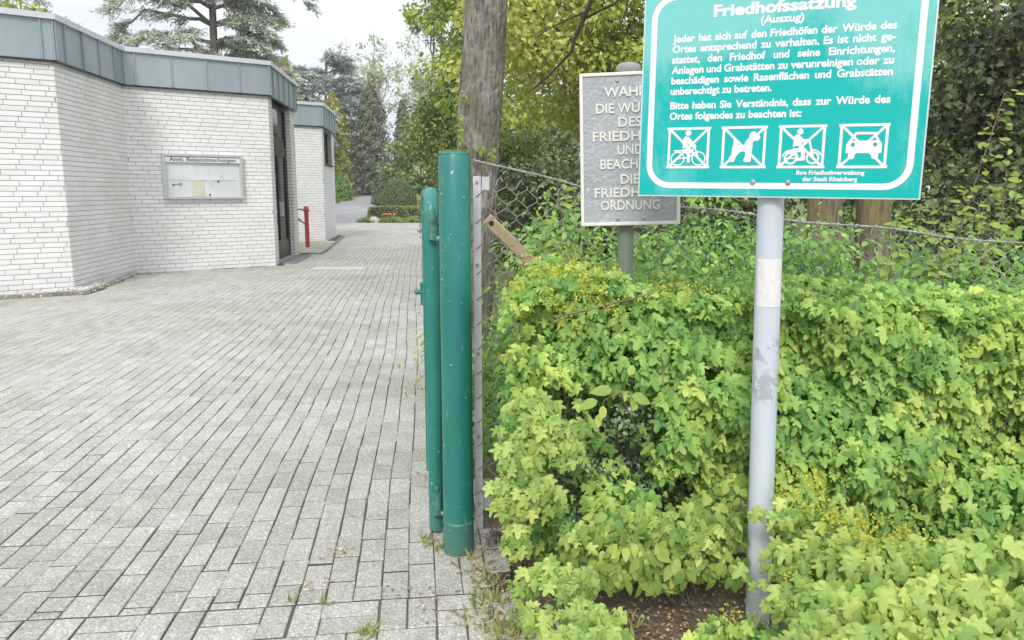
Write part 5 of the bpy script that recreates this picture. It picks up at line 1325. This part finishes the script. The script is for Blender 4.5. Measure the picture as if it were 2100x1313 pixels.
def cedar(name, label, x, y, H, z0, span, mat, seed, ntier=13, size=.30, n_tw=30, lean=0, wide_dir=None, group=None, droop=.35, nleaf=26):
    rg_ = np.random.default_rng(seed); zb = float(zt(x, y)); o = empty(name, (x, y, zb), label, 'tree', group); B = np.array([x, y, zb]); tp_ = limb_path(B, B + (lean, 0, H), rg_, 9, 0, .01)
    paths = [(tp_, np.linspace(.24, .05, 9))]; P, N, T = [], [], []
    for i in range(ntier):
        zf = (z0 + (H - z0) * (i / ntier) ** .9) / H; s = np.array([np.interp(zf, np.linspace(0, 1, 9), tp_[:, q]) for q in range(3)]); Lb0 = span * (1 - .55 * (i / ntier)) * rg_.uniform(.7, 1.1)
        for b_ in range(5):
            a = rg_.uniform(0, 6.28) if wide_dir is None or b_ > 1 else wide_dir + (math.pi if b_ else 0) + rg_.normal(0, .25)
            Lb = Lb0 * (.55 if wide_dir is not None and i < 6 and math.cos(a) > .2 else 1.0)
            e = s + np.array([math.cos(a) * Lb, math.sin(a) * Lb, Lb * rg_.uniform(-.12, .25)]); pl = limb_path(s, e, rg_, 9, .10, .03); pl[-3:, 2] -= np.array([.02, .08, .2]) * Lb * droop * 2
            paths.append((pl, np.linspace(.075, .012, 9)))
            for _ in range(n_tw):
                f = rg_.uniform(.2, 1.0); c = np.array([np.interp(f, np.linspace(0, 1, 9), pl[:, q]) for q in range(3)]); aa = a + rg_.choice([-1, 1]) * rg_.uniform(.3, 1.3); l = rg_.uniform(.25, .75) * (1.2 - .5 * f) * span / 4.2
                q = c + np.array([math.cos(aa) * l, math.sin(aa) * l, -droop * l * rg_.uniform(.3, 1.6)]); paths.append((np.array([c, (c + q) / 2 + (0, 0, .05), q]), np.array([.014, .009, .004])))
                for _ in range(nleaf):
                    g = rg_.random(); P.append(c + (q - c) * g + rg_.normal(0, .07, 3) * (1, 1, .55)); T.append((q - c) / l + rg_.normal(0, .6, 3)); N.append(np.array([0, -.2, 1]) + rg_.normal(0, .45, 3))
    P, N, T = map(np.array, (P, N, T)); foliage('needles', mat, [(NEEDLE2, P, N, T, size * rg_.uniform(.5, 1.2, len(P)))], o)
    V, F = skin_tubes(paths, 5); link('trunk', mesh_np('trunk', V, F, smooth=True), M_CBARK, o)
NEEDLE2 = _diamond(.13, .02)
M_CBARK = barkmat('cedar_bark', (.09, .08, .075), (.16, .145, .135), (.24, .22, .205), 12)
cedar('cedar_tree', 'grey green cedar with spreading branches rising behind the front building roof', -10.2, 28.0, 12.5, 5.3, 4.5, M_CEDAR, 3, ntier=14, size=.20, n_tw=32, wide_dir=0.1, nleaf=40)
cedar('cedar_tree', 'cedar crown at the top left corner above the roof', -19.5, 30.5, 11.5, 6.6, 3.6, M_CEDAR, 4, ntier=7, size=.22, n_tw=20, nleaf=30)
tree('green_maple', 'small light green tree peeking over the roof at the upper left', -16.2, 27.0, 8.0, .12, [(0, 0, 6.9, .7, .7, .9), (1.3, 0, 6.3, .7, .7, .6)], 20, 700, .2, M_MAPLEG, M_BARK, 15, cl_r=.35, limbs=12)
cedar('blue_cedar', 'blue grey cedar beyond the road, left of the cypress', -14.7, 64.0, 10.8, 1.5, 4.4, M_BLUE, 5, ntier=12, size=.45, n_tw=18, nleaf=30)
cedar('blue_cedar', 'broad blue grey cedar just above the smaller brick block', -15.4, 55.0, 9.3, 3.2, 3.6, M_BLUE, 6, ntier=10, size=.42, n_tw=18, nleaf=28)
conifer('cypress_tree', 'tall grey green cypress column at the end of the road', -10.9, 62.0, 8.3, 3.6, 12000, .20, M_SPRUCE, 1, col=.45)
conifer('cypress_tree', 'slimmer cypress behind the tall column, to its right', -9.0, 66.0, 7.4, 2.4, 4500, .22, M_SPRUCE, 2, col=.3)
conifer('golden_thuja', 'golden thuja right beside the smaller brick block', -12.9, 58.0, 7.4, 2.5, 7000, .20, M_GOLD, 3, col=.5)
conifer('golden_thuja', 'golden topped conifer behind the smaller block roof', -14.0, 50.0, 8.9, 3.2, 4200, .26, M_GOLD, 4, col=.3)
for k, (x_, y_, H_, lab) in enumerate([(-13.6, 80, 17.0, 'pale thinly leaved tree far behind, above the cypress'), (-9.6, 84, 17.5, 'pale thinly leaved tree far behind, right of the cypress'), (-17.5, 86, 17.5, 'pale bare tree far behind the blue cedars'), (-6.4, 78, 14.0, 'pale thin tree far behind the fresh green maple')]):
    tree('spring_tree', lab, x_, y_, H_ - 1.6, .14, [(0, 0, H_ * .62, 2.9, 2.2, H_ * .30)], 60, 1500, .34, M_PALE, M_PBARK, 40 + k, group='pale spring trees far behind', cl_r=.8, limbs=46, tw=5, shell=.35, up=.3)
tree('broad_yew', 'dark green trees closing the view behind the yew right of the road', -3.5, 50.0, 7.5, .2, [(0, 0, 3.2, 4.2, 1.6, 3.4), (6, 0, 3.6, 4.2, 1.8, 3.6), (2, 0, 1.4, 4.0, 1.5, 1.6), (-2.4, 0, 2.4, 2.0, 1.4, 2.4)], 190, 32000, .30, M_YEW, M_DBARK, 16, cl_r=.8)
tree('broad_yew', 'dark evergreens far behind the dark yew thicket', 7.0, 30.0, 8.0, .2, [(0, 0, 3.2, 5.0, 2.0, 3.2), (8, 1, 3.8, 5.0, 2.0, 3.8), (13, 1, 4.2, 4.0, 2.0, 4.2)], 180, 26000, .30, M_YEW, M_DBARK, 17, cl_r=.9)
tree('broad_yew', 'dark trees far left behind the two brick blocks', -22.0, 72.0, 9.0, .25, [(0, 0, 4.2, 6.0, 2.0, 4.2)], 70, 6000, .4, M_YEW, M_DBARK, 18, cl_r=1.0)

# clipped and small bushes round the road's end
def dome(name, label, x, y, W_, H, n, size, mat, seed, pw=2.4, cat='bush', D=None, group=None):
    rg_ = np.random.default_rng(seed); zb = float(zt(x, y)); o = empty(name, (x, y, zb), label, cat, group); D = D or W_
    d = rg_.normal(0, 1, (n, 3)); d[:, 2] = np.abs(d[:, 2]); d /= (np.abs(d) ** pw).sum(1, keepdims=True) ** (1 / pw); rr_ = 1 - .07 * rg_.random((n, 1))
    P = np.array([x, y, zb]) + d * rr_ * np.array([W_ / 2, D / 2, H]); N = d + rg_.normal(0, .35, (n, 3)); T = rg_.normal(0, 1, (n, 3))
    foliage('foliage', mat, [(LEAF, P, N, T, size * rg_.uniform(.6, 1.3, n))], o)
    m = MB(); k = 18; V = []; Fs = []
    for i in range(8):
        t = i / 7 * math.pi / 2
        for j in range(k):
            q = np.array([math.cos(t) * math.cos(2 * math.pi * j / k), math.cos(t) * math.sin(2 * math.pi * j / k), math.sin(t)]); q /= max((np.abs(q) ** pw).sum() ** (1 / pw), 1e-6)
            V.append(np.array([x, y, zb]) + q * .93 * np.array([W_ / 2, D / 2, H]))
    for i in range(7):
        for j in range(k): Fs.append([i * k + j, i * k + (j + 1) % k, (i + 1) * k + (j + 1) % k, (i + 1) * k + j])
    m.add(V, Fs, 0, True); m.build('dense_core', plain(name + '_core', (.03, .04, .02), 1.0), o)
    return o
M_BOX = leafmat('box_leaves', [(0, (.035, .055, .022)), (.6, (.065, .09, .035)), (1, (.11, .14, .055))], .12, .6, gain=2.3)
M_HEDGEB = leafmat('bright_hedge_leaves', [(0, (.12, .18, .03)), (.6, (.21, .28, .045)), (1, (.30, .36, .06))], .25, .6, gain=1.3)
M_HEDGEL = leafmat('low_hedge_leaves', [(0, (.10, .12, .035)), (.6, (.16, .18, .05)), (1, (.22, .23, .07))], .2, .6, gain=1.8)
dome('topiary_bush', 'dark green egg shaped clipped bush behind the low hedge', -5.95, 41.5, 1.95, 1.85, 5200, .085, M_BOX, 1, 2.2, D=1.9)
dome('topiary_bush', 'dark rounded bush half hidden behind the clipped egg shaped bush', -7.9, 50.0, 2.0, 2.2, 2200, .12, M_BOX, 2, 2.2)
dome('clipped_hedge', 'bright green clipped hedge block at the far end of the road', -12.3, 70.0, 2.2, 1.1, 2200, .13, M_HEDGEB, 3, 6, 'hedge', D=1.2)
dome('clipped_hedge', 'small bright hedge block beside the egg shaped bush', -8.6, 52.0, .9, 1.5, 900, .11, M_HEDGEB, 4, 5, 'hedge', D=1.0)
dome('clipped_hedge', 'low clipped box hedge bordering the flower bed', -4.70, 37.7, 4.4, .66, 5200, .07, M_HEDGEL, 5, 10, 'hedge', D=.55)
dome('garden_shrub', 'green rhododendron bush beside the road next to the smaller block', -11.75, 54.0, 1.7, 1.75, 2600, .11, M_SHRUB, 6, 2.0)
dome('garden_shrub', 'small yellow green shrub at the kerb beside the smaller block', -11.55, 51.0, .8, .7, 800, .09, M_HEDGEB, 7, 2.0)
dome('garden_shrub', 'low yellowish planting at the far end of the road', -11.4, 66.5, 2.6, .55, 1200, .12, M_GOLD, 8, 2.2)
# flower bed with tulips and a pale stone
n = 7000; P = np.stack([rl.uniform(-7.1, -2.6, n), rl.uniform(36.1, 37.3, n), np.zeros(n)], 1)
V, F = leaf_geo(LEAF, P, rl.normal(0, 1, (n, 3)) + (0, -.5, .4), rl.normal(0, .5, (n, 3)) + (0, 0, 1), rl.uniform(.10, .36, n) * (.6 + .4 * np.sin(P[:, 0] * 3.1) ** 2))
tag(link('bed_plants', mesh_np('bed_plants', V, F), leafmat('bed_leaves', [(0, (.20, .28, .08)), (1, (.40, .48, .18))], .3, .6)), 'green ground cover in the flower bed before the low hedge', 'plants', kind='stuff')
M_TULIP = plain('tulip_red', (.70, .17, .06), .5, var=.5, scale=6); M_TSTEM = plain('tulip_stem', (.10, .20, .05), .6)
def tulip(x, y):
    o = empty('tulip', (x, y, 0), 'orange red tulip in the flower bed before the low hedge', 'tulip', 'tulips in the flower bed')
    m = MB(); m.tube([(x, y, 0), (x + .01, y, .36)], .008, 6); m.build('stem', M_TSTEM, o)
    m = MB(); m.tube([(x + .01, y, .33), (x + .01, y, .36), (x + .01, y, .40), (x + .01, y, .43)], [.012, .05, .055, .03], 10); m.build('bloom', M_TULIP, o)
for k in range(8): tulip(-5.98 + .075 * k + rl.normal(0, .03), 36.35 + rl.normal(0, .12))
rk = MB(); 
V = []; 
for i in range(6):
    t = i / 5 * math.pi / 2
    for j in range(14):
        a_ = 2 * math.pi * j / 14; q = 1 + .12 * math.sin(3 * a_ + i); V.append((-6.35 + .28 * math.cos(t) * math.cos(a_) * q, 36.2 + .22 * math.cos(t) * math.sin(a_) * q, -.02 + .30 * math.sin(t)))
rk.add(V, [[i * 14 + j, i * 14 + (j + 1) % 14, (i + 1) * 14 + (j + 1) % 14, (i + 1) * 14 + j] for i in range(5) for j in range(14)], 0, True)
tag(rk.build('boulder', M_STONE), 'pale rounded boulder at the corner of the flower bed', 'boulder')
# dark timber stand by the road's end, gravestones beyond the fence
x_, y_ = -12.75, 63.0; z_ = float(zt(x_, y_)); wb = empty('timber_shelter', (x_, y_, z_), 'small dark timber stand beside the far end of the road', 'shelter')
M_TIMB = plain('dark_timber', (.07, .05, .04), .8, var=.3, scale=9)
m = MB(); m.box(x_ - .75, x_ + .75, y_ - .4, y_ + .4, z_ + .95, z_ + 1.08); m.build('top', M_TIMB, wb)
for sx2 in (-.6, .6):
    m = MB(); m.box(x_ + sx2 - .09, x_ + sx2 + .09, y_ - .3, y_ + .3, z_, z_ + .95); m.build('leg', M_TIMB, wb)
def gravestone(px, py, Y, W_, H, mat, label, shape):
    p = at(px, py, Y); zt_ = p[2]; m = MB()
    poly = [(-W_ / 2, 0), (W_ / 2, 0)] + [(W_ / 2 * math.cos(t), H - shape + shape * math.sin(t)) for t in np.linspace(0, math.pi, 9)]
    m.frame_box((p[0], Y, 0), (1, 0, 0), (0, 1, 0), (0, 0, 1), (-W_ / 2 - .1, W_ / 2 + .1), (-.12, .3), (-.05, .12))
    n = len(poly); V = [(p[0] + a_, Y, b_ + .12) for a_, b_ in poly] + [(p[0] + a_, Y + .14, b_ + .12) for a_, b_ in poly]
    m.add(V, [list(range(n)), list(range(n, 2 * n))[::-1]] + [[i + n, (i + 1) % n + n, (i + 1) % n, i] for i in range(n)])
    tag(m.build('gravestone', mat), label, 'gravestone', 'gravestones beyond the fence')
gravestone(1078, 412, 19.0, .5, 1.06, plain('dark_granite', (.06, .065, .08), .3), 'dark granite gravestone seen through the fence mesh', .15)
gravestone(1420, 450, 17.0, .55, .75, plain('white_marble', (.7, .7, .7), .5), 'white gravestone glimpsed behind the shrubs right of the cast sign', .2)
p = at(1097, 425, 18.0); m = MB(); m.tube([(p[0], 18.0, .0), (p[0], 18.0, p[2] - .1)], .012, 6); fl = m.build('yellow_flower', M_TSTEM); tag(fl, 'yellow flower before the dark gravestone beyond the fence', 'flower')
m = MB(); m.tube([(p[0], 18.0, p[2] - .11), (p[0], 18.0, p[2] - .06), (p[0], 18.0, p[2] + .08), (p[0], 18.0, p[2] + .10)], [.02, .05, .045, .02], 10); m.build('bloom', plain('bright_yellow', (.75, .55, .02), .5), fl)

# ------------------------------------------------------------------ thin haze volume, added to soften and fade the distance
hm, ht, hbsdf = newmat('thin_haze')
ht.nodes.remove(hbsdf)
pvn = ht.nodes.new('ShaderNodeVolumePrincipled'); pvn.inputs['Color'].default_value = (.93, .95, .97, 1); pvn.inputs['Density'].default_value = .0015; pvn.inputs['Anisotropy'].default_value = .2
ht.links.new(pvn.outputs[0], ht.nodes['Material Output'].inputs['Volume'])
m = MB(); m.box(-114, 114, -34, 174, -1.1, 24.0)
tag(m.build('haze', hm), kind='stuff')
